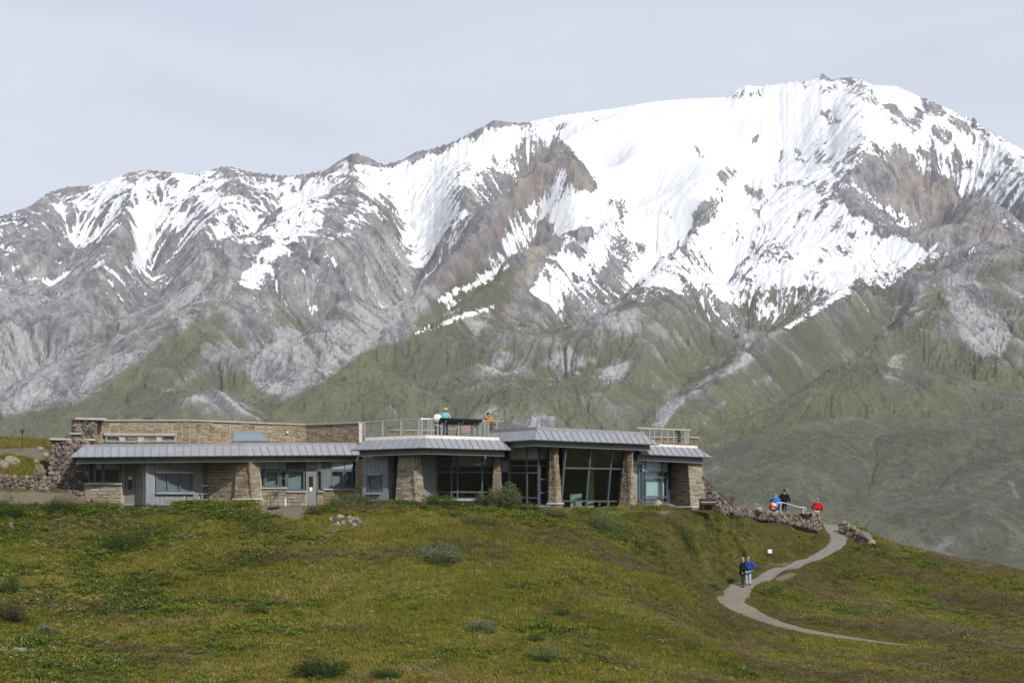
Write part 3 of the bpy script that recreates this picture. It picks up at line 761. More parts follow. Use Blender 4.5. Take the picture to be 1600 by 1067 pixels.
def hit(px, py, y0=80.0, y1=148.0):
    """first point of the hillside seen at a photo pixel"""
    ys = np.arange(y0, y1, 0.1)
    d = (HZ - py) / F * ys - bilin(gz, (px - CX) / F * ys, ys)
    k = np.where(d < 0)[0]
    if len(k) == 0:
        k = [int(np.argmin(d))]
    y = ys[k[0]]
    x = (px - CX) / F * y
    return np.array((x, y, ground(x, y)))

# gravel path: centre line traced down the slope, width in metres
PATH = [(1299,815,1.5),(1303,826,1.5),(1312,840,1.4),(1308,853,1.3),(1285,864,1.1),(1262,874,1.05),(1240,882,1.05),(1214,890,1.1),(1196,900,1.2),(1172,908,1.4),(1150,920,2.0),(1140,933,2.1),(1150,944,1.9),(1175,957,1.7),(1205,969,1.4),(1240,979,1.15),(1290,989,.8),(1350,998,.5),(1420,1008,.22)]
pc = [np.append(hit(p[0], p[1], 90, 146)[:2], p[2] * .80) for p in PATH]
first = pc[0] + (pc[0] - pc[1]) * 1.6
first[2] = 1.5
pc = np.array([first] + pc)
for _ in range(3):                                                    # Chaikin smoothing
    a, b = pc[:-1] * .75 + pc[1:] * .25, pc[:-1] * .25 + pc[1:] * .75
    pc = np.concatenate([pc[:1], np.stack([a, b], 1).reshape(-1, 3), pc[-1:]])
_d = np.concatenate([[0], np.cumsum(np.hypot(*(np.diff(pc[:, :2], axis=0)).T))])
_s = np.arange(0, _d[-1], 0.22)
pc = np.stack([np.interp(_s, _d, pc[:, k]) for k in range(3)], 1)
tg = np.gradient(pc[:, :2], axis=0)
tg /= np.linalg.norm(tg, axis=1, keepdims=True)
nrm = np.stack([-tg[:, 1], tg[:, 0]], 1)
def path_dist(x, y):
    """distance outside the gravel path's edge (negative on it)"""
    out = np.full(x.shape, 99.0)
    for i in range(0, len(pc), 2):
        out = np.minimum(out, np.hypot(x - pc[i, 0], y - pc[i, 1]) - pc[i, 2] / 2)
    return out
# the hillside is nearly level across the path: fit it again with the path's own banks
G2 = list(G)
far_ = np.min(np.hypot(G[:, None, 0] - pc[None, ::3, 0], G[:, None, 1] - pc[None, ::3, 1]), axis=1) > 2.2
G2 = list(G[far_])
for i in range(0, len(pc), 5):
    zc0 = float(bilin(gz, pc[i:i + 1, 0], pc[i:i + 1, 1])[0])
    for off in (-1.9, -.8, 0, .8, 1.9):
        q_ = pc[i, :2] + nrm[i] * off
        G2.append(np.array((q_[0], q_[1], zc0 + .20 * off * nrm[i, 1] - .06 * off * nrm[i, 0])))
G2 = np.array(G2)
_gw = rbf_fit(G2[:, :2] / 10, G2[:, 2], 0.02)
gz = rbf_eval(G2[:, :2] / 10, _gw, ggx / 10, ggy / 10)
pdg = path_dist(ggx, ggy)
gz += (BUMP) * sstep(.1, 4.5, pdg)
gz -= 0.10 * (1 - sstep(-.3, .5, pdg))
NW = 9
rows = []
for i in range(len(pc)):
    row = []
    for k in range(NW):
        s = k / (NW - 1) * 2 - 1
        w = pc[i, 2] / 2 * (1 + 0.20 * float(fbm(np.array([i * .22 / 2.6]), np.array([s * 3.0 + 5]), 3, seed=90)[0]) + .26 * float(fbm(np.array([i * .22 / .5]), np.array([s * 9.0 + 5]), 2, seed=91)[0]))
        x, y = pc[i, :2] + nrm[i] * s * w
        row.append((x, y, ground(x, y) + 0.055 - 0.05 * s ** 4))
    rows.append(row)
t = NT('path_gravel')
oc = t.coord('Object')
g1, g2, g3 = t.noise(oc, 1.2, 4), t.noise(oc, 9, 5, .7), t.noise(oc, 40, 3, .7)
gcol = t.ramp(t.math('ADD', t.math('MULTIPLY', g2, .5), t.math('MULTIPLY', g3, .5)), [(.36, (.085, .080, .074)), (.5, (.185, .175, .163)), (.64, (.32, .30, .28))])
pcol = t.mix(t.range(g1, .45, .65, 0, .6), gcol, (.215, .18, .14))
t.set(color=t.mix(t.math('MULTIPLY', t.attr('dirt').outputs['Fac'], .75), pcol, t.mix(1.0, gcol, (1.0, .80, .58), 'MULTIPLY')), rough=1.0)
t.bump(g3, .6, .03)
M_PATH = t.m
pm_ = grid_mesh('path', np.array(rows))
float_attr(pm_, 'dirt', np.repeat(sstep(.50, .78, np.arange(len(pc)) / len(pc))[:, None], NW, 1))
pth = link('path', pm_, t.m)
pth['kind'] = 'structure'

# bare earth near the building, seen where the turf gives out
def bare_field(x, y):
    px, py = x / y * F + CX, HZ - bilin(gz, x, y) / y * F
    nz = fbm(x / 1.3, y / 1.3, 3, seed=95)
    b = stroke_field([(412,794,492,796,8,1.2),(445,804,468,807,7,.9),(195,790,262,790,6,1.2),(-100,776,134,779,9,1.4),(560,784,640,782,5,.7),(860,800,1050,800,4,.6),(540,816,520,824,9,.7),(1215,905,1240,898,5,1.0),
                      (1150,838,1180,842,5,.4),(1195,885,1240,878,6,.4)], px, py)
    up = (y > 124.6) & (y < 128.8) & (x < -29.5)
    return b + 0.5 * nz * (b > .15) + up * 1.0
bare = np.zeros_like(gz)
_m = ggy > 78
bare[_m] = bare_field(ggx[_m], ggy[_m])
t = NT('hillside_turf')
oc = t.coord('Object')
n1, n2, n3 = t.noise(oc, .16, 5, .6), t.noise(oc, 1.5, 5, .65), t.noise(oc, 14, 4, .7)
turf = t.ramp(t.math('ADD', t.math('MULTIPLY', n1, .5), t.math('MULTIPLY', n2, .5)), [(.34, (.070, .060, .026)), (.47, (.085, .082, .020)), (.58, (.115, .105, .028)), (.7, (.16, .135, .06))])
turf = t.mix(t.range(n3, .3, .7, 0, .5), turf, t.mix(1.0, turf, (.55, .55, .5), 'MULTIPLY'))
earth = t.ramp(n3, [(.3, (.105, .084, .064)), (.7, (.26, .215, .17))])
t.set(color=t.mix(t.range(t.math('ADD', t.attr('bare').outputs['Fac'], t.math('MULTIPLY', t.math('SUBTRACT', n3, .5), .8)), .35, .65), turf, earth), rough=1.0, spec=.1)
t.bump(t.math('ADD', n2, n3), .8, .12)
me = grid_mesh('hillside', np.stack([ggx, ggy, gz], -1))
float_attr(me, 'bare', bare)
hs = link('hillside', me, t.m)
hs['kind'] = 'structure'
# ------------------------------------------------------------------ building materials
def simple(name, col, rough=.6, metal=0, spec=.4, var=.12, scale=3.0, bump=0):
    t = NT(name)
    n = t.noise(t.coord('Object'), scale, 4, .6)
    lo, hi = tuple(c * (1 - var) for c in col), tuple(min(1, c * (1 + var)) for c in col)
    t.set(color=t.ramp(n, [(.35, lo), (.65, hi)]), rough=rough, metal=metal, spec=spec)
    if bump:
        t.bump(t.noise(t.coord('Object'), scale * 12, 3, .6), bump, .02)
    return t.m
def masonry(name, stops, grain=22, bump=.8, dirt=.5):
    """stone whose colour differs from piece to piece (object random or the tint of a joined mesh)"""
    t = NT(name)
    oi = t.n.new('ShaderNodeObjectInfo')
    v = t.math('FRACT', t.math('ADD', t.attr('tint').outputs['Fac'], oi.outputs['Random']))
    geo = t.n.new('ShaderNodeNewGeometry')
    p = geo.outputs['Position']
    g, g2 = t.noise(p, grain, 4, .7), t.noise(p, 4, 3, .6)
    c = t.ramp(v, stops)
    c = t.mix(t.range(g, .35, .7, 0, dirt), c, t.mix(1.0, c, (.62, .60, .57), 'MULTIPLY'))
    c = t.mix(t.range(g2, .45, .7, 0, .35), c, t.mix(1.0, c, (1.22, 1.18, 1.08), 'MULTIPLY'))
    t.set(color=c, rough=.95, spec=.15)
    t.bump(g, bump, .03)
    return t.m
M_BLOCK = masonry('split_face_block', [(0, (.205, .160, .108)), (.25, (.285, .225, .152)), (.5, (.335, .27, .185)), (.75, (.265, .222, .168)), (1, (.385, .315, .225))])
M_BLOCKG = masonry('weathered_block', [(0, (.215, .18, .138)), (.3, (.30, .26, .20)), (.6, (.36, .315, .245)), (.8, (.28, .25, .205)), (1, (.42, .37, .29))])
M_RUBBLE = masonry('field_stone', [(0, (.075, .068, .070)), (.25, (.13, .115, .115)), (.5, (.185, .15, .125)), (.68, (.24, .19, .14)), (.82, (.135, .13, .14)), (1, (.30, .245, .18))], 12, 1.0)
M_PALE = masonry('pale_boulder', [(0, (.18, .152, .115)), (.5, (.27, .232, .175)), (1, (.36, .31, .24))], 5, 1.0)
M_MORTAR = simple('mortar', (.58, .53, .44), .95, spec=.1, scale=8)
M_DMORTAR = simple('dark_mortar', (.19, .165, .15), .95, spec=.1, scale=8)
M_COPING = simple('concrete_coping', (.40, .385, .355), .9, spec=.2, scale=4, bump=.2)
M_WCOPING = simple('white_roof_edge', (.72, .72, .71), .6, scale=4)
t = NT('zinc_roof')
oi = t.n.new('ShaderNodeObjectInfo')
n = t.noise(t.mapping(t.coord('Object'), scale=(3, 3, .6)), 1.4, 4, .6)
zc = t.ramp(n, [(.3, (.285, .295, .32)), (.7, (.385, .395, .425))])
zc = t.mix(t.math('MULTIPLY', oi.outputs['Random'], .28), zc, (.25, .26, .285))
t.set(color=zc, rough=.48, metal=.35, spec=.5)
M_ZINC = t.m
M_SEAM = simple('roof_seam', (.245, .25, .27), .5, .3)
M_FASCIA = simple('grey_fascia', (.15, .155, .165), .55, .1, scale=2)
M_LIP = simple('fascia_lip', (.42, .43, .44), .45, .3, scale=2)
M_SOFFIT = simple('soffit', (.12, .12, .125), .8, scale=2)
M_SIDING = simple('grey_siding', (.235, .245, .265), .6, .05, scale=2)
M_FRAME = simple('slate_frame', (.115, .13, .155), .45, .3, scale=5)
M_LFRAME = simple('pale_frame', (.45, .46, .47), .5, .2, scale=5)
M_DOOR = simple('door_paint', (.20, .205, .195), .5, scale=2)
M_PANEL = simple('transom_panel', (.22, .245, .30), .35, .2, scale=2)
M_LPANEL = simple('pale_transom_panel', (.33, .36, .43), .35, .2, scale=2)
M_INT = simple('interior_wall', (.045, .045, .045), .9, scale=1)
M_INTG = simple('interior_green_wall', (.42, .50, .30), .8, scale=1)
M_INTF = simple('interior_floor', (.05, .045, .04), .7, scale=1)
M_COUNTER = simple('pale_counter', (.26, .30, .28), .6, scale=2)
M_BLIND = simple('window_blind', (.25, .305, .31), .8, scale=1.2)
M_BLINDP = simple('pale_window_blind', (.50, .62, .60), .8, scale=1.2)
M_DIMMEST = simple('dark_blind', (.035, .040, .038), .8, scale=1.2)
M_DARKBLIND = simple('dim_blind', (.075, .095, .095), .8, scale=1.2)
def glass(name, tint, f0=.05, rough=.0):
    t = NT(name)
    tr = t.new('ShaderNodeBsdfTransparent')
    tr.inputs['Color'].default_value = (*tint, 1)
    gl = t.new('ShaderNodeBsdfGlossy')
    gl.inputs['Roughness'].default_value = rough
    gl.inputs['Color'].default_value = (.9, .95, 1, 1)
    lw = t.new('ShaderNodeLayerWeight')
    lw.inputs['Blend'].default_value = .5
    fz = t.math('ADD', .035, t.math('POWER', lw.outputs['Facing'], 4.0))
    mx_ = t.new('ShaderNodeMixShader')
    gb = t.n.new('ShaderNodeNewGeometry')
    fz = t.math('MULTIPLY', t.math('ADD', fz, f0, True), t.math('SUBTRACT', 1.0, gb.outputs['Backfacing']))
    t.l.new(fz, mx_.inputs[0])
    t.l.new(tr.outputs[0], mx_.inputs[1])
    t.l.new(gl.outputs[0], mx_.inputs[2])
    t.l.new(mx_.outputs[0], t.n['Material Output'].inputs['Surface'])
    t.n.remove(t.bsdf)
    return t.m
M_GLASS = glass('window_glass', (.84, .89, .89), .012)
M_GLASSC = glass('clear_glass', (.86, .93, .91), .02)
M_STEEL = simple('galvanised_steel', (.42, .435, .45), .4, .5, scale=6)
M_WOOD = simple('weathered_wood', (.36, .28, .22), .8, scale=9)
M_RUST = simple('rust_brown_metal', (.085, .045, .035), .8, scale=6)
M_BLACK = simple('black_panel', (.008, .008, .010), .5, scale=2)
M_PINK = simple('pinkish_panel', (.36, .26, .24), .8, scale=2)
M_PIPE = simple('white_pipe', (.72, .73, .74), .4, .2, scale=5)
M_SIGN = simple('white_board', (.80, .80, .80), .6, scale=5)
M_DARKMETAL = simple('dark_metal', (.05, .042, .04), .6, .3, scale=6)
# ------------------------------------------------------------------ mesh builder and wall frames
class MB:
    def __init__(s):
        s.v, s.f = [], []
    def hexa(s, p):
        """8 corners: bottom 4 (counter-clockwise) then top 4"""
        b = len(s.v)
        s.v.extend([tuple(q) for q in p])
        s.f.extend([(b, b + 3, b + 2, b + 1), (b + 4, b + 5, b + 6, b + 7)] + [(b + i, b + (i + 1) % 4, b + 4 + (i + 1) % 4, b + 4 + i) for i in range(4)])
        return s
    def slab(s, quad, n, th):
        """quad face given counter-clockwise seen from its normal side n, thickened backwards"""
        n = Vector(n).normalized()
        q = [Vector(c) for c in quad]
        return s.hexa([c - n * th for c in q] + q)
    def prism(s, poly, z0, z1):
        b, n = len(s.v), len(poly)
        s.v.extend([(x, y, z0) for x, y in poly] + [(x, y, z1) for x, y in poly])
        s.f.append(tuple(range(b + n - 1, b - 1, -1)))
        s.f.append(tuple(range(b + n, b + 2 * n)))
        s.f.extend([(b + i, b + (i + 1) % n, b + n + (i + 1) % n, b + n + i) for i in range(n)])
        return s
    def box(s, c, d, rz=0):
        x, y, z = (q / 2 for q in d)
        ca, sa = math.cos(rz), math.sin(rz)
        R = lambda a, b, h: (c[0] + a * ca - b * sa, c[1] + a * sa + b * ca, c[2] + h)
        return s.hexa([R(-x, -y, -z), R(x, -y, -z), R(x, y, -z), R(-x, y, -z), R(-x, -y, z), R(x, -y, z), R(x, y, z), R(-x, y, z)])
    def tube(s, pts, r, n=6):
        pts = [Vector(p) for p in pts]
        b0 = len(s.v)
        for i, p in enumerate(pts):
            d = (pts[min(i + 1, len(pts) - 1)] - pts[max(i - 1, 0)]).normalized()
            u = d.cross(Vector((0, 0, 1)))
            if u.length < 1e-3:
                u = d.cross(Vector((0, 1, 0)))
            u.normalize()
            w = d.cross(u)
            rr = r[i] if isinstance(r, (list, tuple)) else r
            for k in range(n):
                a = 2 * math.pi * k / n
                s.v.append(tuple(p + u * math.cos(a) * rr + w * math.sin(a) * rr))
        for i in range(len(pts) - 1):
            for k in range(n):
                a, c = b0 + i * n + k, b0 + i * n + (k + 1) % n
                s.f.append((a, c, c + n, a + n))
        s.f.append(tuple(b0 + k for k in range(n - 1, -1, -1)))
        s.f.append(tuple(b0 + (len(pts) - 1) * n + k for k in range(n)))
        return s
    def mesh(s, name):
        me = new_mesh(name, s.v, s.f)
        bm = bmesh.new()
        bm.from_mesh(me)
        bmesh.ops.recalc_face_normals(bm, faces=bm.faces)
        bm.to_mesh(me)
        bm.free()
        return me
    def build(s, name, mat, parent=None):
        return link(name, s.mesh(name), mat, parent)

class Wall:
    """vertical plane through two plan points given as (photo column, depth)"""
    def __init__(s, a, b):
        s.a = Vector(((a[0] - CX) / F * a[1], a[1]))
        s.b = Vector(((b[0] - CX) / F * b[1], b[1]))
        s.d = (s.b - s.a).normalized()
        s.n = Vector((s.d.y, -s.d.x))                                  # towards the camera
    def u(s, px):
        k = (px - CX) / F                                              # ray x = k*y
        return (k * s.a.y - s.a.x) / (s.d.x - k * s.d.y)
    def z(s, px, py):
        y = s.a.y + s.u(px) * s.d.y
        return (HZ - py) / F * y
    def pt(s, u, z, off=0.0):
        p = s.a + s.d * u + s.n * off
        return Vector((p.x, p.y, z))
    def at(s, px, py, off=0.0):
        return s.pt(s.u(px), s.z(px, py), off)
    def box(s, mb, px0, px1, pyt, pyb, off0, off1):
        pm = (px0 + px1) / 2
        u0, u1, z0, z1 = s.u(px0), s.u(px1), s.z(pm, pyb), s.z(pm, pyt)
        return s.ubox(mb, u0, u1, z0, z1, off0, off1)
    def ubox(s, mb, u0, u1, z0, z1, off0, off1):
        q = [s.pt(u0, z0, off1), s.pt(u1, z0, off1), s.pt(u1, z0, off0), s.pt(u0, z0, off0)]
        q += [s.pt(u0, z1, off1), s.pt(u1, z1, off1), s.pt(u1, z1, off0), s.pt(u0, z1, off0)]
        mb.hexa(q)
        return mb

# ------------------------------------------------------------------ the visitor centre
BLD = thing('visitor_center', 'long low visitor center of tan stone and grey metal roofs on the hill crest', 'building', loc=(0, 121, 0))
BLD_INV = Matrix.Translation((0, -121, 0))
def part(name, mb, mat, parent=None, label=None):
    """mesh in world coordinates becomes a part of the building (or a sub-part of one of its parts)"""
    me = mb.mesh(name) if isinstance(mb, MB) else mb
    me.transform(BLD_INV)
    o = link(name, me, mat, parent or BLD)
    if label:
        o['label'] = label
    return o

def stone_mesh(name, seed, rough=.10):
    """unit block with a split, uneven face"""
    r = random.Random(seed)
    bm = bmesh.new()
    bmesh.ops.create_cube(bm, size=1)
    bmesh.ops.bevel(bm, geom=bm.edges[:], offset=.05, segments=1, affect='EDGES')
    for v in bm.verts:
        v.co += Vector((r.uniform(-.03, .03), r.uniform(-rough, rough), r.uniform(-.05, .05)))
    me = bpy.data.meshes.new(name)
    bm.to_mesh(me)
    bm.free()
    return me
BLOCK_ME = {}
def block_variant(mat):
    if mat.name not in BLOCK_ME:
        BLOCK_ME[mat.name] = [stone_mesh('block', 300 + i) for i in range(5)]
        for m in BLOCK_ME[mat.name]:
            m.materials.append(mat)
    return random.choice(BLOCK_ME[mat.name])
BLOCKS = []                                                            # (size, parent, matrix, material)
def masonry_face(bl, br, tr, tl, parent, mat, course=.212, lmin=.34, lmax=.58, depth=.16, ragged=0.0):
    """courses of separate blocks on a face given by its four corners (bottom left, bottom right, top right, top left)"""
    bl, br, tr, tl = (Vector(q) for q in (bl, br, tr, tl))
    n = ((br - bl).cross(tl - bl)).normalized()
    H = ((tl - bl).length + (tr - br).length) / 2
    rows_ = max(1, round(H / course))
    for i in range(rows_):
        f0, f1 = i / rows_, (i + 1) / rows_
        fm = (f0 + f1) / 2
        a, b = bl.lerp(tl, fm), br.lerp(tr, fm)
        L = (b - a).length
        d = (b - a).normalized()
        h = H / rows_
        x = 0.0
        cuts = [0.0]
        x = random.uniform(lmin * .5, lmax)
        while x < L - lmin * .45:
            cuts.append(x)
            x += random.uniform(lmin, lmax)
        cuts.append(L)
        up = n.cross(d).normalized()
        for c0, c1 in zip(cuts, cuts[1:]):
            if c1 - c0 < .06:
                continue
            e0 = random.uniform(0, ragged) if c0 == 0 else 0
            e1 = random.uniform(0, ragged) if c1 == L else 0
            w = c1 - c0 - .034 + e0 + e1
            c = a + d * ((c0 + c1 - e0 + e1) / 2) + n * (.005 - depth / 2 + random.uniform(-.012, .022))
            R = Matrix((d, -n, up)).transposed().to_4x4()
            M = Matrix.Translation(c) @ R @ Matrix.Diagonal((w, depth, h - .034, 1))
            BLOCKS.append((w * h * abs(n.y), parent, M, mat))
def flush_blocks(limit=300):
    """the largest blocks are single pieces, the rest joined per part"""
    BLOCKS.sort(key=lambda q: -q[0])
    rest = {}
    for i, (s, par, M, mat) in enumerate(BLOCKS):
        if i < limit:
            o = bpy.data.objects.new('block', block_variant(mat))
            C.objects.link(o)
            o.parent = par
            o.matrix_local = BLD_INV @ M
        else:
            rest.setdefault((par.name, mat.name), []).append((M, mat, par))
    for k, L in rest.items():
        vv, ff, tint = [], [], []
        for M, mat, par in L:
            src = block_variant(mat)
            b = len(vv)
            MM = BLD_INV @ M
            tv = random.random()
            for v in src.vertices:
                vv.append(MM @ v.co)
                tint.append(tv)
            ff.extend([tuple(b + q for q in p.vertices) for p in src.polygons])
        me = new_mesh('small_blocks', vv, ff)
        float_attr(me, 'tint', np.array(tint))
        o = link('small_blocks', me, L[0][1], L[0][2])
        o['kind'] = 'stuff'

def pillar(name, faces, mat=None, ledge=None, back=0.9):
    """battered stone pier: faces = list of ((px,Y) left, (px,Y) right, top spread per side, py top, py bottom)"""
    mat = mat or M_BLOCK
    core = MB()
    par = None
    quads = []
    for (A, B, tA, tB, pyt, pyb) in faces:
        w = Wall(A, B)
        bl, br = w.at(A[0], pyb), w.at(B[0], pyb)
        yA, yB = A[1], B[1]
        tl, tr = w.at(A[0] + tA, pyt), w.at(B[0] + tB, pyt)
        # the batter also leans the face back a little
        n3 = Vector((w.n.x, w.n.y, 0))
        tl, tr = tl - n3 * .12, tr - n3 * .12
        quads.append((bl, br, tr, tl, n3))
    for bl, br, tr, tl, n3 in quads:
        i = .022
        q = [bl - n3 * i, br - n3 * i, tr - n3 * i, tl - n3 * i]
        yb_ = Vector((0, back, 0))
        core.hexa([q[0], q[1], q[1] + yb_, q[0] + yb_, q[3], q[2], q[2] + yb_, q[3] + yb_])
    o = part(name, core, M_MORTAR)
    for bl, br, tr, tl, n3 in quads:
        if ledge:
            f = ledge
            ml, mr = bl.lerp(tl, f), br.lerp(tr, f)
            masonry_face(bl + n3 * .06, br + n3 * .06, mr + n3 * .06, ml + n3 * .06, o, mat, ragged=.03)
            lm = MB()
            dz = Vector((0, 0, .09))
            dx = (br - bl).normalized() * .05
            lm.slab([ml + n3 * .16 - dx, mr + n3 * .16 + dx, mr + n3 * .10 + dx + dz, ml + n3 * .10 - dx + dz], n3, .2)
            part('stone_ledge', lm, M_COPING, o)
            masonry_face(ml + dz, mr + dz, tr, tl, o, mat, ragged=.05)
        else:
            masonry_face(bl, br, tr, tl, o, mat, ragged=.05)
    return o

def window(name, wall, px0, px1, pyt, pyb, vbars=(), hbars=(), frame=.07, off=0.0, fill=None, gmat=None, fmat=None, parent=None, sill=None, depth=.10, bar=.05):
    """framed glazing: frame with bars, glass, and what stands close behind the glass (blind)"""
    gmat, fmat = gmat or M_GLASS, fmat or M_FRAME
    pm = (px0 + px1) / 2
    u0, u1, z0, z1 = wall.u(px0), wall.u(px1), wall.z(pm, pyb), wall.z(pm, pyt)
    fr = MB()
    wall.ubox(fr, u0, u0 + frame, z0, z1, off - depth, off + .03)
    wall.ubox(fr, u1 - frame, u1, z0, z1, off - depth, off + .03)
    wall.ubox(fr, u0 + frame, u1 - frame, z1 - frame, z1, off - depth, off + .028)
    wall.ubox(fr, u0 + frame, u1 - frame, z0, z0 + frame, off - depth, off + .028)
    for b in vbars:
        ub = wall.u(b)
        wall.ubox(fr, ub - bar / 2, ub + bar / 2, z0 + frame, z1 - frame, off - depth, off + .024)
    hz_ = [wall.z(pm, h) for h in hbars]
    for zb in hz_:
        wall.ubox(fr, u0 + frame, u1 - frame, zb - bar / 2, zb + bar / 2, off - depth, off + .02)
    o = part(name, fr, fmat, parent)
    if parent is None:
        us = [u0 + frame] + sorted(wall.u(b) for b in vbars) + [u1 - frame]
        zs = [z0 + frame] + sorted(hz_) + [z1 - frame]
        for a, b in zip(us, us[1:]):
            for c, d in zip(zs, zs[1:]):
                g = MB()
                wall.ubox(g, a, b, c, d, off - .05, off - .042)
                part('pane', g, gmat, o)
        if fill is not None:
            g = MB()
            wall.ubox(g, u0 + .02, u1 - .02, z0 + .02, z1 - .02, off - .30, off - .26)
            part('blind', g, fill, o)
        if sill is not None:
            g = MB()
            wall.ubox(g, u0 - .05, u1 + .05, z0 - .10, z0 - .002, off - .05, off + .16)
            part('sill', g, sill, o)
    return o

def panel(name, wall, px0, px1, pyt, pyb, mat, off=0.0, th=.06, parent=None):
    g = MB()
    wall.box(g, px0, px1, pyt, pyb, off - th, off)
    return part(name, g, mat, parent)

def siding(wall, px0, px1, pyt, pyb, holes=(), step=.30):
    """board and batten: each board its own piece; boards stop above and below window holes"""
    g = MB()
    wall.box(g, px0, px1, pyt, pyb, -.16, -.10)
    o = part('siding_wall', g, M_SIDING)
    u0, u1 = wall.u(px0), wall.u(px1)
    n = max(1, round((u1 - u0) / step))
    for i in range(n):
        a, b = u0 + (u1 - u0) * i / n, u0 + (u1 - u0) * (i + 1) / n
        pm = (px0 + px1) / 2
        spans = [(wall.z(pm, pyb), wall.z(pm, pyt))]
        for (h0, h1, ht, hb) in holes:
            if b > wall.u(h0) + .02 and a < wall.u(h1) - .02:
                spans = [(spans[0][0], wall.z(pm, hb)), (wall.z(pm, ht), spans[0][1])]
        for z0, z1 in spans:
            g = MB()
            wall.ubox(g, a + .008, b - .008, z0, z1, -.099, -.03 + random.uniform(-.004, .004))
            part('board', g, M_SIDING, o)
    for i in range(1, n):
        a = u0 + (u1 - u0) * i / n
        if any(wall.u(h[0]) - .04 < a < wall.u(h[1]) + .04 for h in holes):
            continue
        g = MB()
        wall.ubox(g, a - .022, a + .022, wall.z(px0, pyb), wall.z(px0, pyt), -.03, -.008)
        part('batten', g, M_SIDING, o)
    return o

# --- metal roof edges -------------------------------------------------------------------------------------------------
def clip(poly, xc, keep_right):
    out = []
    for (x0, y0), (x1, y1) in zip(poly, poly[1:] + poly[:1]):
        i0, i1 = (x0 >= xc) == keep_right or x0 == xc, (x1 >= xc) == keep_right or x1 == xc
        if i0:
            out.append((x0, y0))
        if i0 != i1:
            t_ = (xc - x0) / (x1 - x0)
            out.append((xc, y0 + t_ * (y1 - y0)))
    return out
def roof_edge(eave, run, rise, strip_h, strip_mat, back_poly, fascia_h=.27, fascia_in=.42, lret=True, rret=True, panel_w=.485, soffit=1.6):
    """mansard of standing seam panels along an eave polyline, its fascia, soffit and the roof deck behind"""
    ev = [V(*e) for e in eave]
    dirs = [(Vector((b.x - a.x, b.y - a.y, 0))).normalized() for a, b in zip(ev, ev[1:])]
    nrs = [Vector((d.y, -d.x, 0)) for d in dirs]
    def inset(dist, dz):
        out = []
        for i, e in enumerate(ev):
            if i == 0:
                p = e - nrs[0] * dist + (dirs[0] * dist if lret else Vector())
            elif i == len(ev) - 1:
                p = e - nrs[-1] * dist - (dirs[-1] * dist if rret else Vector())
            else:
                m = (nrs[i - 1] + nrs[i]).normalized()
                p = e - m * (dist / max(.35, m.dot(nrs[i])))
            out.append(p + Vector((0, 0, dz)))
        return out
    top = inset(run, rise)
    core = MB()
    o = None
    for i in range(len(dirs)):
        core.slab([ev[i] + Vector((0, 0, -.02)), ev[i + 1] + Vector((0, 0, -.02)), top[i + 1] + Vector((0, 0, -.02)), top[i] + Vector((0, 0, -.02))], nrs[i] + Vector((0, 0, .6)), .05)
    o = part('metal_roof', core, M_SEAM)
    for i in range(len(dirs)):
        e0, d, n = ev[i], dirs[i], nrs[i]
        L = (ev[i + 1] - ev[i]).length
        fl = Vector((ev[i + 1].x - ev[i].x, ev[i + 1].y - ev[i].y, 0)).length
        t0, t1 = (top[i] - e0).dot(d), (top[i + 1] - e0).dot(d)
        sl_dz = (ev[i + 1].z - ev[i].z) / fl
        trap = [(0, 0), (fl, 0), (t1, 1), (t0, 1)]
        k = max(1, round(fl / panel_w))
        nv = (n * rise + Vector((0, 0, run))).normalized()
        for j in range(-2, k + 2):
            a, b = fl * j / k, fl * (j + 1) / k
            pl = clip(clip(trap, a + .006, True), b - .006, False)
            if len(pl) < 3:
                continue
            W3 = lambda s_, v_: Vector((e0.x, e0.y, 0)) + d * s_ - n * run * v_ + Vector((0, 0, e0.z + sl_dz * min(max(s_, 0), fl) + rise * v_))
            g = MB()
            q = [W3(*p) + nv * .012 for p in pl]
            m_ = len(q)
            g.v = [tuple(c) for c in q] + [tuple(c - nv * .02) for c in q]
            g.f = [tuple(range(m_)), tuple(range(2 * m_ - 1, m_ - 1, -1))] + [(a_, a_ + m_, (a_ + 1) % m_ + m_, (a_ + 1) % m_) for a_ in range(m_)]
            part('roof_panel', g, M_ZINC, o)
            xs = [p for p in pl if abs(p[0] - (b - .006)) < 1e-4]
            if len(xs) >= 2 and j < k - 1 + 2:
                ylo, yhi = min(p[1] for p in xs), max(p[1] for p in xs)
                if yhi - ylo > .05:
                    g = MB()
                    A, B = W3(b, ylo), W3(b, yhi)
                    g.slab([A - d * .018 + nv * .05, A + d * .018 + nv * .05, B + d * .018 + nv * .05, B - d * .018 + nv * .05], nv, .05)
                    part('standing_seam', g, M_SEAM, o)
    # returns round the ends
    for side, flag in ((0, lret), (-1, rret)):
        if flag:
            e, tp, n_, d_ = ev[side], top[side], nrs[side], dirs[side]
            bk = 6.0
            g = MB()
            sgn = -1 if side == 0 else 1
            q = [e, e - n_ * bk, tp - n_ * (bk - run), tp]
            g.slab(q if side == 0 else q, d_ * sgn, .03)
            part('roof_return', g, M_ZINC, o)
    # upstand / gravel stop above the panels
    s0, s1 = inset(run + .03, rise + .004), inset(run + .03, rise + strip_h)
    s2 = inset(run + .30, rise + strip_h)
    st_ = MB()
    for i in range(len(dirs)):
        bk0, bk1 = s2[i].copy(), s2[i + 1].copy()
        st_.hexa([s0[i], s0[i + 1], Vector((bk1.x, bk1.y, s0[i + 1].z)), Vector((bk0.x, bk0.y, s0[i].z)), s1[i], s1[i + 1], s2[i + 1], s2[i]])
    part('roof_edge', st_, strip_mat, o)
    # drip shadow gap, fascia, lip, soffit
    f0 = inset(fascia_in, -.05)
    fb = MB(); lp = MB(); sf = MB(); fs = MB()
    f2 = inset(fascia_in + soffit, -.05)
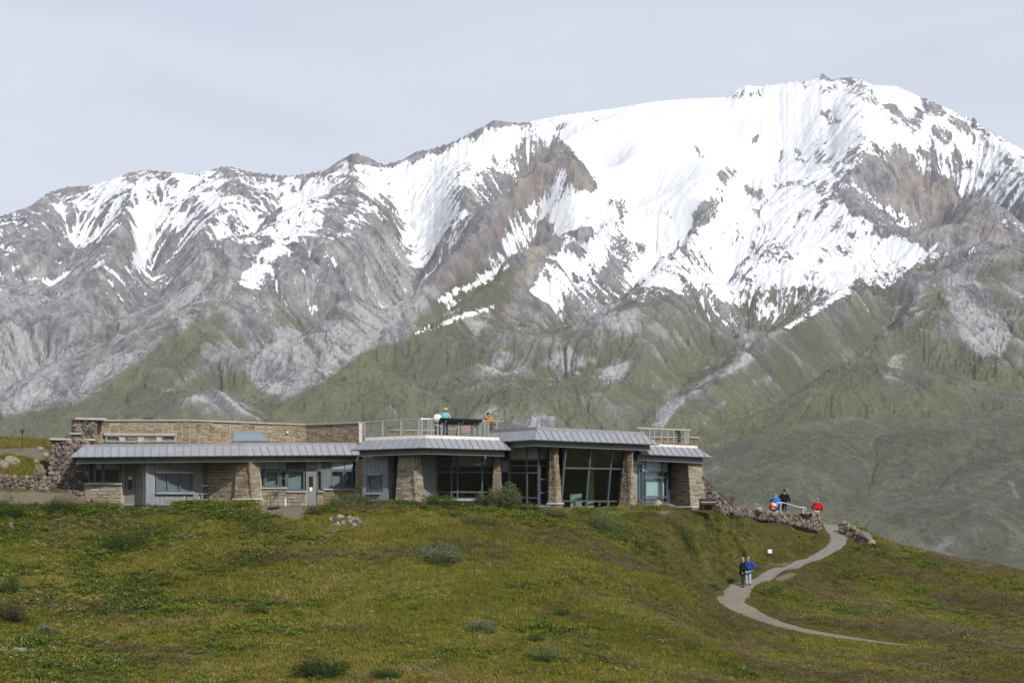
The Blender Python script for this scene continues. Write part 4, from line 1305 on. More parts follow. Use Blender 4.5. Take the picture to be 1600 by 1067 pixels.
    e1 = inset(.05, -.045)
    e2 = inset(fascia_in + .03, -.045)
    for i in range(len(dirs)):
        n_ = nrs[i]
        dz = Vector((0, 0, -fascia_h))
        fb.slab([f0[i] + dz, f0[i + 1] + dz, f0[i + 1], f0[i]], n_, .08)
        lz = Vector((0, 0, -.055))
        lp.slab([f0[i] + dz + lz + n_ * .02, f0[i + 1] + dz + lz + n_ * .02, f0[i + 1] + dz - Vector((0, 0, .002)) + n_ * .02, f0[i] + dz - Vector((0, 0, .002)) + n_ * .02], n_, .1)
        zz = Vector((0, 0, -fascia_h - .02))
        sf.hexa([f0[i] + zz - n_ * .085, f0[i + 1] + zz - n_ * .085, f2[i + 1] + zz, f2[i] + zz, f0[i] + zz - n_ * .085 + Vector((0, 0, .04)), f0[i + 1] + zz - n_ * .085 + Vector((0, 0, .04)), f2[i + 1] + zz + Vector((0, 0, .04)), f2[i] + zz + Vector((0, 0, .04))])
        fs.hexa([e1[i], e1[i + 1], e2[i + 1], e2[i], e1[i] + Vector((0, 0, .02)), e1[i + 1] + Vector((0, 0, .02)), e2[i + 1] + Vector((0, 0, .02)), e2[i] + Vector((0, 0, .02))])
    part('fascia', fb, M_FASCIA, o)
    part('fascia_lip', lp, M_LIP, o)
    part('soffit', sf, M_SOFFIT, o)
    part('eave_soffit', fs, M_SOFFIT, o)
    # flat deck behind
    zt = min(p.z for p in s1) - .06
    dk = MB()
    poly = [(p.x, p.y) for p in s2] + [tuple(P(px, 0, Y)[:2]) for px, Y in back_poly]
    dk.prism(poly, zt - .25, zt)
    part('roof_deck', dk, M_DECK, o)
    return o, top, s1
t = NT('roof_gravel')
g = t.noise(t.coord('Object'), 14, 4, .7)
t.set(color=t.ramp(g, [(.35, (.13, .12, .10)), (.65, (.30, .28, .24))]), rough=1)
M_DECK = t.m

roofA, topA, stripA = roof_edge([(109.5,714,118.7),(386,711.6,120.0),(562,710.6,122.9)], .62, .60, .17, M_ZINC, [(575,131),(140,129)], rret=False)
roofB, topB, stripB = roof_edge([(547,703.2,120.8),(665,699.3,118.3),(803,703,121.4)], .62, .58, .20, M_WCOPING, [(792,131),(560,131)])
roofC, topC, stripC = roof_edge([(752,691.5,123.2),(836,686.8,119.6),(1030,694.5,124.6)], .62, .60, .20, M_ZINC, [(1010,133),(770,131)], lret=False)
roofD, topD, stripD = roof_edge([(1002,709.5,125.0),(1112.5,714.4,127.9)], .62, .56, .17, M_WCOPING, [(1088,134),(1000,134)], lret=False)

# --- rear parapet of coursed block, curved in plan --------------------------------------------------------------------
pp = [(148,658,127.0),(222,657.6,127.2),(297,657.8,127.6),(360,660,129.0),(425,662.6,130.4),(478,664.2,130.8),(520,662.8,129.6),(561,661,128.4)]
pc_ = MB(); pcp = MB()
segs = []
for (a, b) in zip(pp, pp[1:]):
    w = Wall((a[0], a[2]), (b[0], b[2]))
    zl, zr, zb = w.z(a[0], a[1]), w.z(b[0], b[1]), w.z(a[0], 692)
    A, B = w.pt(0, 0), w.pt((w.b - w.a).length, 0)
    n3 = Vector((w.n.x, w.n.y, 0))
    bl, br, tr, tl = (Vector((q.x, q.y, z)) for q, z in ((A, zb), (B, zb), (B, zr), (A, zl)))
    pc_.slab([q - n3 * .02 for q in (bl, br, tr, tl)], n3, .3)
    cz = Vector((0, 0, .09))
    pcp.hexa([tl + n3 * .10 - n3 * .45, tl + n3 * .10, tr + n3 * .10, tr + n3 * .10 - n3 * .45] + [q + cz for q in (tl + n3 * .10 - n3 * .45, tl + n3 * .10, tr + n3 * .10, tr + n3 * .10 - n3 * .45)])
    segs.append((bl, br, tr, tl))
PAR = part('parapet_wall', pc_, M_MORTAR)
part('coping', pcp, M_COPING, PAR)
for q in segs:
    masonry_face(*q, PAR, M_BLOCK, course=.215, lmin=.36, lmax=.62)
wc = Wall((148, 127.0), (297, 127.6))
ln = MB(); wc.box(ln, 163, 275.5, 677, 680.6, .02, .22); part('clerestory_lintel', ln, M_COPING, PAR)
for a, b in ((165.5,188),(194.5,217),(223.5,246),(252,274)):
    window('clerestory_window', wc, a, b, 681, 690.5, frame=.06, off=.12, fmat=M_LFRAME, fill=M_DARKBLIND)
for a, b in ((188,194.5),(217,223.5),(246,252)):
    panel('clerestory_post', wc, a, b, 681, 690.5, M_LFRAME, off=.115, th=.1)

# --- skylight on the left roof ----------------------------------------------------------------------------------------
sk = MB()
a_, b_, c_, d_ = V(362, 689.5, 124.3), V(423, 689.5, 124.3), V(409, 676.5, 126.2), V(365, 676.5, 126.2)
base = [Vector((q.x, q.y, a_.z - .35)) for q in (a_, b_, c_, d_)]
sk.hexa(base + [a_, b_, c_, d_])
SKY = part('skylight', sk, M_FASCIA)
nsk = (b_ - a_).cross(d_ - a_).normalized()
g = MB(); cen = (a_ + b_ + c_ + d_) / 4
g.slab([q.lerp(cen, .06) + nsk * .03 for q in (a_, b_, c_, d_)], nsk, .025)
t = NT('skylight_glass'); t.set(color=(.16, .21, .225), rough=.12, spec=.8)
part('skylight_pane', g, t.m, SKY)
g = MB(); g.slab([V(361, 676.8, 126.25), V(412, 676.8, 126.25), V(412, 673.4, 126.25), V(361, 673.4, 126.25)], (0, -1, 0), .25)
part('skylight_head', g, M_LPANEL, SKY)

# --- left wing walls --------------------------------------------------------------------------------------------------
TOPA = 716
w1 = Wall((132, 120.7), (189.5, 120.7))
g = MB(); w1.box(g, 132, 189.5, 757, 795, -.4, -.06); SW = part('sill_wall', g, M_MORTAR)
masonry_face(w1.at(132, 793, -.02), w1.at(189.5, 793, -.02), w1.at(189.5, 757, -.02), w1.at(132, 757, -.02), SW, M_BLOCKG)
g = MB(); w1.box(g, 131.5, 190.5, 754.2, 757, -.35, .10); part('sill_ledge', g, M_COPING, SW)
window('window', w1, 137, 146.5, TOPA, 754, off=-.22, fill=M_DARKBLIND, frame=.08)
window('window', w1, 147, 160, TOPA, 754, hbars=(734,), off=-.18, fill=M_DARKBLIND, frame=.09)
panel('transom_panel', w1, 148, 159, 722, 733, M_LPANEL, off=-.17, th=.03)  # pale panel over this transom glass paints in its bright reflection
window('window', w1, 160.5, 187.5, TOPA, 754, hbars=(733.5,), off=-.18, fill=M_DARKBLIND, frame=.08)
panel('transom_panel', w1, 162, 186, 718, 732.5, M_PANEL, off=-.17, th=.03)
w2 = Wall((187, 121.3), (211, 121.3))
panel('door_surround', w2, 187.5, 194.2, TOPA, 790, M_LFRAME, off=-.05, th=.12)
panel('door_head', w2, 194.2, 210.5, TOPA, 733, M_SIDING, off=-.06, th=.1)
D1 = panel('door', w2, 194.5, 209.8, 733.3, 789, M_DOOR, off=-.10, th=.06)
panel('door_glass', w2, 199.2, 206.2, 742, 764.5, M_GLASSC, off=-.085, th=.012, parent=D1)
g = MB(); w2.box(g, 199.4, 206, 742.2, 764.3, -.099, -.098); part('door_dark_backing', g, M_INT, D1)  # near-black sheet behind the pane paints in the unlit room inside
panel('paper_notice', w2, 200.3, 205.6, 743.5, 749, M_SIGN, off=-.078, th=.006, parent=D1)
panel('door_sill', w2, 194.5, 209.8, 788, 789.5, M_LIP, off=.02, th=.15)
w3 = Wall((209.5, 121.45), (227.5, 120.15))
siding(w3, 210, 227.5, TOPA, 789)
w4 = Wall((227.5, 120.15), (318, 122.0))
siding(w4, 227.7, 317.5, TOPA, 789, holes=((243.5, 301, 739, 769.5),))
window('window', w4, 243.5, 301, 739, 769, vbars=(262, 281.5), off=.0, fill=M_DIMMEST, frame=.08, sill=M_LPANEL, bar=.09)
panel('window_head', w4, 243, 301.5, 736.8, 739, M_LFRAME, off=.06, th=.1)
w4b = Wall((317, 122.1), (326, 122.25))
panel('recess_wall', w4b, 317, 326, TOPA, 789, M_FASCIA, off=-.1)
panel('recess_sill', w4b, 314.5, 324, 757.5, 760, M_LFRAME, off=.2, th=.25)
pillar('stone_wing_wall', [((319, 122.3), (369, 121.15), 1, 0, 719, 796)])
pillar('stone_pillar', [((364.5, 120.95), (394.5, 120.5), 4.5, -2, 719, 797), ((394.5, 120.5), (408.5, 121.2), -2, -1.5, 719, 797)], ledge=.21)

w5 = Wall((405, 121.9), (556, 123.3))
g = MB()
for a, b, tp in ((406, 448, 763.5), (448, 478.5, 769), (496, 505, 769), (505, 556, 765.5)):
    w5.box(g, a, b, tp, 797, -.4, .04)
SW2 = part('sill_wall', g, M_MORTAR)
for a, b, tp in ((406, 448, 763.5), (448, 478, 769), (496.5, 505, 769), (505, 556, 765.5)):
    masonry_face(w5.at(a, 795, .09), w5.at(b, 795, .09), w5.at(b, tp, .09), w5.at(a, tp, .09), SW2, M_BLOCKG if a < 470 else M_BLOCK)
    g = MB(); w5.box(g, a - .6, b + .6, tp - 2.3, tp, -.3, .2); part('sill_ledge', g, M_COPING, SW2)
for a, b, m in ((407,412.5,M_LPANEL),(413.5,435.5,M_LPANEL),(436.5,447.5,M_PANEL),(448.5,477,M_DARKBLIND),(478,494,M_PANEL),(495,502.5,M_LPANEL),(503,517,M_FRAME),(518,538,M_LPANEL),(539,552,M_LPANEL)):
    panel('transom_panel', w5, a, b, 716, 732.5, m, off=-.10, th=.04)
panel('transom_rail', w5, 406, 556, 732.5, 734.6, M_FRAME, off=-.05, th=.12)
window('window', w5, 407, 413.5, 734.6, 760.5, off=-.10, fill=M_BLIND, frame=.06)
window('window', w5, 413.5, 437, 734.6, 760.5, off=-.06, fill=M_BLIND, frame=.11)
window('window', w5, 438, 448, 734.6, 762, hbars=(747,), off=-.08, fill=M_DARKBLIND, frame=.09)
window('window', w5, 448.5, 476.5, 734.6, 766, off=-.05, fill=M_BLIND, frame=.09)
D2 = panel('door', w5, 478.2, 494.6, 736, 790, M_DOOR, off=-.02, th=.08, label=None) if False else panel('door', w5, 478.2, 494.6, 736, 790, M_DOOR, off=-.02, th=.08)
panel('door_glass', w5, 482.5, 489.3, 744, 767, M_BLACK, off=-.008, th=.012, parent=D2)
nt = panel('paper_notice', w5, 483.6, 488.2, 761, 767, M_SIGN, off=.0, th=.006, parent=D2)
window('window', w5, 495, 503, 734.6, 766, off=-.05, fill=M_BLIND, frame=.06)
panel('metal_cladding', w5, 503, 517, 734, 764, M_FASCIA, off=-.02, th=.1)
window('window', w5, 517, 537.5, 734.6, 762.5, off=-.06, fill=M_BLIND, frame=.09)
window('window', w5, 538.5, 552, 734.6, 762.5, off=-.06, fill=M_DARKBLIND, frame=.08)
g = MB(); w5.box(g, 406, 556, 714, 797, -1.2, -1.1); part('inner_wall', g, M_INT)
pillar('stone_pillar', [((552.5, 122.9), (569.5, 122.5), 2, -4.5, 718, 797)])

# --- centre block walls -----------------------------------------------------------------------------------------------
w6 = Wall((566, 121.7), (605.5, 120.9))
siding(w6, 566, 605.5, 704, 792, holes=((574.5, 594, 741.5, 769.5),))
window('window', w6, 574.5, 594, 741.5, 769.5, off=.0, fill=M_DARKBLIND, frame=.10, sill=M_LPANEL)
panel('window_head', w6, 574, 594.5, 739.5, 741.5, M_LPANEL, off=.06, th=.1)
w6b = Wall((605.5, 120.9), (621, 121.9))
siding(w6b, 605.7, 621, 704, 792)
pillar('stone_pillar', [((616.5, 120.3), (650, 119.6), 5, -1, 706, 797), ((650, 119.6), (664.5, 120.4), -1, -5, 706, 797)], mat=M_BLOCKG)
w7 = Wall((661, 121.2), (684, 122.5))
siding(w7, 661, 684, 704, 792)
w8 = Wall((680, 122.4), (778, 122.9))
window('curtain_wall', w8, 681, 772, 706, 779.5, vbars=(705.5, 715, 753.5), hbars=(728, 737.5, 768.5), off=0, frame=.09, bar=.085, gmat=M_GLASS)
for a, b in ((706.3, 714.2), (716, 752.5), (754.5, 771)):
    panel('transom_panel', w8, a, b, 708, 727, M_PANEL, off=-.02, th=.02)
g = MB(); w8.box(g, 681, 778, 779.5, 782, -.25, .15); part('sill_ledge', g, M_LFRAME)
g = MB(); w8.box(g, 660, 778, 782, 800, -.3, -.02); part('foundation', g, M_FASCIA)
pillar('stone_pillar', [((768.5, 122.2), (783.5, 122.0), 3, -3.5, 708, 796)])

# --- right block ------------------------------------------------------------------------------------------------------
w9 = Wall((782, 122.9), (838, 121.8))
w9b = Wall((838, 121.8), (858, 122.6))
window('curtain_wall', w9, 783, 795.5, 692, 789.5, hbars=(717, 737.5, 777), off=0, frame=.07, bar=.07)
panel('transom_panel', w9, 784, 794.7, 719, 736.5, M_LPANEL, off=-.02, th=.02)
window('curtain_wall', w9, 796, 842, 692, 789.5, vbars=(823.5,), hbars=(717.5, 727.5, 738.5, 777.5), off=.02, frame=.07, bar=.075)
for a, b in ((797, 822.7), (824.4, 841)):
    panel('transom_panel', w9, a, b, 694, 716.6, M_BLIND, off=0.0, th=.02)
window('curtain_wall', w9b, 842.5, 856.5, 692, 789.5, hbars=(717.5, 727.5, 748.5, 769.5), off=.02, frame=.07, bar=.08)
panel('transom_panel', w9b, 843.3, 856, 694, 716.6, M_LPANEL, off=0.0, th=.02)
g = MB(); w9.box(g, 782, 858, 789.5, 791.5, -.25, .16); part('sill_ledge', g, M_LFRAME)
g = MB(); w9.box(g, 782, 860, 791.5, 804, -.3, .0); part('foundation', g, M_FASCIA)
pillar('stone_pillar', [((856.5, 121.7), (869, 121.4), 1, 0, 694, 804), ((869, 121.4), (879.5, 122.0), 0, -6, 694, 804)], ledge=.15)

# big outward-leaning window
wb = Wall((876, 122.1), (966, 125.2))
def lean(px, py):
    """point on the leaning glass: vertical at the base, .5 m out at the top"""
    f = (794 - py) / (794 - 697)
    return wb.at(px, py) + Vector((wb.n.x, wb.n.y, 0)) * (.48 * f)
def lean_uv(u, z, off=0):
    z0, z1 = wb.z(920, 794), wb.z(920, 697)
    f = (z - z0) / (z1 - z0)
    nn = Vector((wb.n.x, wb.n.y, 0))
    return wb.pt(u, z) + nn * (.48 * f + off)
U0, U1 = wb.u(876), wb.u(966)
Z0, Z1 = wb.z(920, 794), wb.z(920, 696)
def lean_box(mb, u0, u1, z0, z1, o0, o1):
    q = [lean_uv(u, z, o) for z in (z0, z1) for (u, o) in ((u0, o1), (u1, o1), (u1, o0), (u0, o0))]
    return mb.hexa(q)
fr = MB()
ub = [U0 + (U1 - U0) * k for k in (.0, .425, .80, 1.0)]
zr = [Z0 + (Z1 - Z0) * k for k in (.0, .115, .635, 1.0)]
for u in ub:
    lean_box(fr, u - .05, u + .05, Z0, Z1, -.08, .06)
for z in zr:
    lean_box(fr, U0 + .05, U1 - .05, z - .05, z + .05, -.08, .045)
for k in (.24, .44, .66, .82):
    u = U0 + (U1 - U0) * k
    lean_box(fr, u - .05, u + .05, Z0 + .05, zr[1] - .05, -.08, .04)
BW = part('leaning_window', fr, M_FRAME)
for a, b in zip(ub, ub[1:]):
    for c, d in zip(zr, zr[1:]):
        g = MB(); lean_box(g, a + .05, b - .05, c + .05, d - .05, -.02, -.012); part('pane', g, M_GLASSC, BW)
g = MB(); wb.box(g, 876, 967, 794.2, 808, -.3, .1); part('foundation', g, M_FASCIA)
pillar('stone_pillar', [((966, 124.8), (984.5, 124.2), 8.5, 1, 699, 806), ((984.5, 124.2), (996, 124.9), 1, -6.5, 699, 806)], ledge=.13)
w10 = Wall((986, 125.4), (1005, 126.2))
panel('slate_panel', w10, 986, 1003.6, 698, 724, M_PANEL, off=0)
window('window', w10, 987, 1003.6, 724, 784, vbars=(998,), hbars=(733,), off=0, frame=.06, fill=M_BLINDP)
w11 = Wall((1003.8, 126.2), (1045, 128.2))
panel('transom_panel', w11, 1004.5, 1043, 714, 736, M_LPANEL, off=0, th=.05)
window('window', w11, 1004.5, 1043, 736, 785.5, vbars=(1008.5, 1034), hbars=(745.5, 776), off=.0, frame=.06, bar=.11, fill=M_BLINDP)
panel('mullion', w11, 1032.8, 1035, 714, 736, M_FRAME, off=.04)
panel('mullion', w11, 1007.5, 1009.5, 714, 736, M_FRAME, off=.04)
g = MB(); w11.box(g, 986, 1046, 785.5, 800, -.3, .0); part('foundation', g, M_FASCIA)
w12 = Wall((1043, 128.9), (1056, 129.6))
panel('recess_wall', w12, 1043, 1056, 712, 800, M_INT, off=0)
pillar('stone_wing_wall', [((1045.5, 129.3), (1080, 127.7), 3, -3, 719, 800), ((1080, 127.7), (1104.5, 128.4), -3, -7, 719, 800)], mat=M_BLOCKG, ledge=.09)

# --- rooms behind the glass -------------------------------------------------------------------------------------------
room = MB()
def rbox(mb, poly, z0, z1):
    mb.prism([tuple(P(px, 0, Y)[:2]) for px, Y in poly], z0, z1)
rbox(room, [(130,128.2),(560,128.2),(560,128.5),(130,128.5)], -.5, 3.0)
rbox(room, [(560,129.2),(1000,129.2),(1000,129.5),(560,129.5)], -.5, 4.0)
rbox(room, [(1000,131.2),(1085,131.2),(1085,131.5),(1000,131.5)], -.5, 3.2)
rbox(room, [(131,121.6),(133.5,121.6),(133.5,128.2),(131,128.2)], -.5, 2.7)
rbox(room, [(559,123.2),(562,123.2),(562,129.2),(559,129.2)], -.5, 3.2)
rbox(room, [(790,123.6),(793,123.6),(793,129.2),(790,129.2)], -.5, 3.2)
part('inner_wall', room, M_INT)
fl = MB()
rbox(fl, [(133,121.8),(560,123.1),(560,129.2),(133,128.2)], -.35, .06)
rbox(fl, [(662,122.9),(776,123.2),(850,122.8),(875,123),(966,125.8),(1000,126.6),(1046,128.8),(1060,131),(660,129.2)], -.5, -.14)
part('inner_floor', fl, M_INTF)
g = MB(); rbox(g, [(918,126.6),(928,126.9),(928.5,127.2),(918.4,126.9)], -.14, 2.9); part('green_column', g, M_INTG)
g = MB(); rbox(g, [(879,128.6),(992,128.6),(992,129.1),(879,129.1)], 2.55, 3.9); part('inner_upper_wall', g, M_INTG)
g = MB(); rbox(g, [(891,125.4),(909,125.7),(909,126.4),(891,126.1)], -.14, .78); part('counter', g, M_COUNTER)
g = MB(); rbox(g, [(727,124.6),(741,124.6),(741,125.4),(727,125.4)], .52, .60); rbox(g, [(733,124.9),(735,124.9),(735,125.1),(733,125.1)], -.14, .52)
part('inner_table', g, M_WOOD)
g = MB(); rbox(g, [(721,124.0),(726,124.0),(726,124.1),(721,124.1)], .55, .95); rbox(g, [(723,124.0),(724,124.0),(724,124.06),(723,124.06)], -.14, .55)
part('inner_sign', g, M_WOOD)
# --- upper works on the right: block parapet behind the railing
wd = Wall((1008, 130.2), (1093, 131.2))
g = MB(); wd.box(g, 1010, 1089.5, 683.5, 700, -.3, -.05); PD = part('parapet_wall', g, M_MORTAR)
masonry_face(wd.at(1010, 698, 0), wd.at(1089.5, 698, 0), wd.at(1089.5, 683.5, 0), wd.at(1010, 682.0, 0), PD, M_BLOCK)
g = MB(); wd.box(g, 1009, 1091, 682.2, 684, -.36, .1); part('coping', g, M_COPING, PD)
wd2 = Wall((608, 127.5), (684, 127.5))
g = MB(); wd2.box(g, 610, 681, 673.2, 690, -.3, -.05); PE = part('deck_wall', g, M_MORTAR)
masonry_face(wd2.at(610, 690, 0), wd2.at(681, 690, 0), wd2.at(681, 673.2, 0), wd2.at(610, 673.2, 0), PE, M_BLOCK)
g = MB(); wd2.box(g, 609, 682, 671.3, 673.2, -.36, .08); part('coping', g, M_COPING, PE)
flush_blocks(300)
# ------------------------------------------------------------------ rubble walls, boulders and rocks
def rock_mesh(name, seed, n=13, flat=1.0):
    r = random.Random(seed)
    bm = bmesh.new()
    for k in range(n):
        z = 1 - 2 * (k + .5) / n
        a = k * 2.39996 + r.uniform(-.5, .5)
        q = math.sqrt(max(0, 1 - z * z))
        s_ = r.uniform(.40, .54)
        bm.verts.new((q * math.cos(a) * s_, q * math.sin(a) * s_ * flat, z * s_))
    res = bmesh.ops.convex_hull(bm, input=bm.verts[:])
    bmesh.ops.delete(bm, geom=[v for v in bm.verts if not v.link_faces], context='VERTS')
    me = bpy.data.meshes.new(name)
    bm.to_mesh(me)
    bm.free()
    return me
def boulder_mesh(name, seed):
    """larger rock: subdivided, faceted and pitted"""
    r = random.Random(seed)
    bm = bmesh.new()
    bmesh.ops.create_icosphere(bm, subdivisions=3, radius=.5)
    cuts = [Vector((r.gauss(0, 1), r.gauss(0, 1), r.gauss(0, 1))).normalized() for _ in range(11)]
    for v in bm.verts:
        d = v.co.normalized()
        k = 1.0
        for c in cuts:
            t_ = d.dot(c)
            if t_ > .62:
                k = min(k, .68 / t_ * 1.0 + .12 * (1 - t_))
        n_ = float(fbm(np.array([d.x * 2.2 + seed]), np.array([d.y * 2.2 + d.z * 3.1]), 3, seed=seed)[0])
        v.co = d * .5 * (k + .16 * n_)
    me = bpy.data.meshes.new(name)
    bm.to_mesh(me)
    bm.free()
    return me
STONE_ME = {}
def stone_variant(mat):
    if mat.name not in STONE_ME:
        STONE_ME[mat.name] = [rock_mesh('stone', 500 + i, r_) for i, r_ in enumerate((11, 12, 13, 14, 15, 12, 13))]
        for m in STONE_ME[mat.name]:
            m.materials.append(mat)
    return random.choice(STONE_ME[mat.name])
def rubble(parent, bl, br, tr, tl, rmin=.075, rmax=.19, mat=None, inside=None, limit=290):
    """separate irregular stones packed over a face"""
    bl, br, tr, tl = (Vector(q) for q in (bl, br, tr, tl))
    W, H = ((br - bl).length + (tr - tl).length) / 2, ((tl - bl).length + (tr - br).length) / 2
    n = ((br - bl).cross(tl - bl)).normalized()
    pts = []
    tries = int(W * H * 1500)
    for k in range(tries):
        r = rmax - (rmax - rmin) * (k / tries) ** .5 * random.uniform(.75, 1)
        u, v = random.random() * W, random.random() * H
        if inside and not inside(u / W, v / H):
            continue
        if all((u - a) ** 2 + (v - b) ** 2 > (.74 * (r + c)) ** 2 for a, b, c in pts):
            pts.append((u, v, r))
    inv = Matrix.Translation(-Vector(parent.location))
    pts.sort(key=lambda q: -q[2])
    d, up = (br - bl).normalized(), None
    up = n.cross(d).normalized()
    for i, (u, v, r) in enumerate(pts[:limit]):
        fu, fv = u / W, v / H
        p = bl.lerp(br, fu).lerp(tl.lerp(tr, fu), fv) + n * random.uniform(-.05, .015)
        a = random.uniform(-1.5, 1.5)
        R = Matrix((d * math.cos(a) + up * math.sin(a), -n, up * math.cos(a) - d * math.sin(a))).transposed().to_4x4()
        M = Matrix.Translation(p) @ R @ Matrix.Diagonal((2.5 * r * random.uniform(1, 1.3), (.16 + r * .55), 2.45 * r * random.uniform(.85, 1.05), 1))
        o = bpy.data.objects.new('stone', stone_variant(mat or M_RUBBLE))
        C.objects.link(o)
        o.parent = parent
        o.matrix_local = inv @ M
    return len(pts)
def wall_thing(label, group=None, at=(0, 0, 0)):
    return thing('stone_wall', label, 'wall', loc=at, group=group)
def tpart(t_, name, mb, mat, parent=None):
    me = mb.mesh(name)
    me.transform(Matrix.Translation(-Vector(t_.location)))
    return link(name, me, mat, parent or t_)

# tall end wall on the left, in three steps
TW = wall_thing('tall dark rubble wall with pale cappings at the left end of the building', at=(-28, 121, 0))
wq = Wall((73, 120.3), (137, 120.9))
g = MB(); g.hexa([wq.at(72, 800, -.05), wq.at(138, 800, -.05), wq.at(138, 800, -.05) + Vector((0, 2.5, 0)), wq.at(72, 800, -.05) + Vector((0, 3.5, 0)),
                  wq.at(82, 687, -.15), wq.at(138, 687, -.15), wq.at(138, 687, -.15) + Vector((0, 2.5, 0)), wq.at(82, 687, -.15) + Vector((0, 3.5, 0))])
tpart(TW, 'wall_core', g, M_DMORTAR)
rubble(TW, wq.at(73, 800, .0), wq.at(136, 800, .0), wq.at(136, 688, -.1), wq.at(82.5, 688, -.1))
wq2 = Wall((132, 122.5), (152, 123.2))
g = MB(); wq2.box(g, 128, 151, 687, 712, -1.0, .0); tpart(TW, 'wall_core', g, M_DMORTAR)
rubble(TW, wq2.at(129, 712, .03), wq2.at(150, 712, .03), wq2.at(150, 688, .03), wq2.at(129, 688, .03))
g = MB(); q = [(78, 120.0), (149, 121.6), (149, 124.0), (78, 124.0)]
g.prism([tuple(P(a, 0, b)[:2]) for a, b in q], wq.z(100, 687.5), wq.z(100, 684.6)); tpart(TW, 'coping', g, M_COPING)
wq3 = Wall((118, 125.6), (152, 126.2))
g = MB(); wq3.box(g, 118.5, 152, 656, 690, -1.2, -.04); tpart(TW, 'wall_core', g, M_DMORTAR)
rubble(TW, wq3.at(119, 690, .0), wq3.at(149, 690, .0), wq3.at(149, 657, .0), wq3.at(118, 657, .0))
g = MB(); wq3.box(g, 116.5, 165, 652.8, 656, -1.3, .22); tpart(TW, 'coping', g, M_COPING)
g = MB(); wq3.box(g, 107, 126, 676.3, 678.6, -.9, .3); tpart(TW, 'coping', g, M_COPING)
g = MB(); wq3.box(g, 108, 125, 678.6, 690, -.8, .1); tpart(TW, 'wall_core', g, M_DMORTAR)
rubble(TW, wq3.at(108, 690, .14), wq3.at(120, 690, .14), wq3.at(120, 679, .14), wq3.at(108, 679, .14))

# low retaining wall running out of the picture on the left
RW = wall_thing('low dark rubble retaining wall holding back the grassy bank at far left', at=(-30, 119, 0))
wr = Wall((-70, 118.2), (76, 118.9))
g = MB(); g.hexa([wr.at(-70, 797, -.04), wr.at(76, 797, -.04), wr.at(76, 797, -1.0), wr.at(-70, 797, -1.0), wr.at(-70, 742, -.12), wr.at(76, 748.5, -.12), wr.at(76, 748.5, -1.0), wr.at(-70, 742, -1.0)])
tpart(RW, 'wall_core', g, M_DMORTAR)
rubble(RW, wr.at(-68, 792, .0), wr.at(76, 792, .0), wr.at(76, 747, -.08), wr.at(-68, 740.5, -.08), rmin=.07, rmax=.165)

# terrace wall beside the path, and the stepped stones at the right end of the building
TR = wall_thing('low rough stone wall along the terrace with people behind it', at=(16, 129, -1))
segs_ = [((1122,128.2),(1180,132.5),791,797,801,807),((1180,132.5),(1232,135.0),797,802.5,808,817),((1232,135.0),(1282,137.4),802,802,817,828)]
for (a, b, t0, t1, b0, b1) in segs_:
    w = Wall(a, b)
    bl, br, tr, tl = w.at(a[0], b0), w.at(b[0], b1), w.at(b[0], t1), w.at(a[0], t0)
    n3 = Vector((w.n.x, w.n.y, 0))
    g = MB(); yb_ = Vector((0, .55, 0)); q = [c - n3 * .08 for c in (bl, br, tr, tl)]
    g.hexa([q[0], q[1], q[1] + yb_, q[0] + yb_, q[3], q[2], q[2] + yb_, q[3] + yb_])
    tpart(TR, 'wall_core', g, M_DMORTAR)
    rubble(TR, bl, br, tr, tl, rmin=.07, rmax=.17, limit=95)
ST = wall_thing('heap-like stepped stone wall under the sloping handrail at the right end', at=(12, 127, 0))
w = Wall((1094, 128.6), (1150, 129.4))
bl, br, tr, tl = w.at(1097, 800), w.at(1150, 800), w.at(1150, 742), w.at(1097, 742)
g = MB(); n3 = Vector((w.n.x, w.n.y, 0)); yb_ = Vector((0, 1.2, 0)); b_, c_, a_ = bl - n3 * .1, br - n3 * .1, w.at(1097, 750) - n3 * .1
g.v = [tuple(q) for q in (b_, c_, a_, b_ + yb_, c_ + yb_, a_ + yb_)]; g.f = [(0, 1, 2), (5, 4, 3), (0, 3, 4, 1), (1, 4, 5, 2), (2, 5, 3, 0)]
tpart(ST, 'wall_core', g, M_DMORTAR)
rubble(ST, bl, br, tr, tl, rmin=.09, rmax=.18, inside=lambda u, v: v < .97 - u * 1.0)

BOULDERS = {}
def rock(label, px, py, wpx, hpx, mat, Y=None, seed=0, name='boulder', group=None, tan_d=.8, sink=.25):
    """a rock whose visible outline is about wpx x hpx pixels, its base at photo pixel px, py"""
    p = hit(px, py) if Y is None else (hit(px, py, 119.7, 140) if Y == 'bank' else P(px, py, Y))
    s = p[1] / F
    me = boulder_mesh(name, 700 + seed)
    o = thing(name, label, 'rock', loc=(p[0], p[1] + wpx * s * tan_d * .4, p[2] + hpx * s * (.5 - sink * .5)), me=me, mat=mat, group=group, rz=random.uniform(-.6, .6))
    o.scale = (wpx * s * 1.08, wpx * s * tan_d, hpx * s * 1.25)
    return o
rock('big pale boulder on the grassy bank left of the rubble wall', 18, 727, 27, 16, M_PALE, Y='bank', seed=1)
rock('large tan boulder lying against the foot of the tall rubble wall', 60, 747, 30, 23, M_PALE, Y='bank', seed=2)
rock('small tan boulder high on the bank beside the rubble wall', 71, 715, 12, 8, M_PALE, Y='bank', seed=3)
rock('flat pale boulder halfway down the bank beside the wall', 55, 725, 13, 8, M_PALE, Y='bank', seed=4)
rock('small pale boulder at the edge of the road near the wall top', 62, 706, 12, 9, M_PALE, Y='bank', seed=5)
rock('brown boulder cut off by the left edge of the picture', 3, 735, 20, 16, M_PALE, Y='bank', seed=6)
rock('dark grey boulder under the pale green windows', 1002, 797, 17, 17, M_RUBBLE, Y=124.3, seed=7)
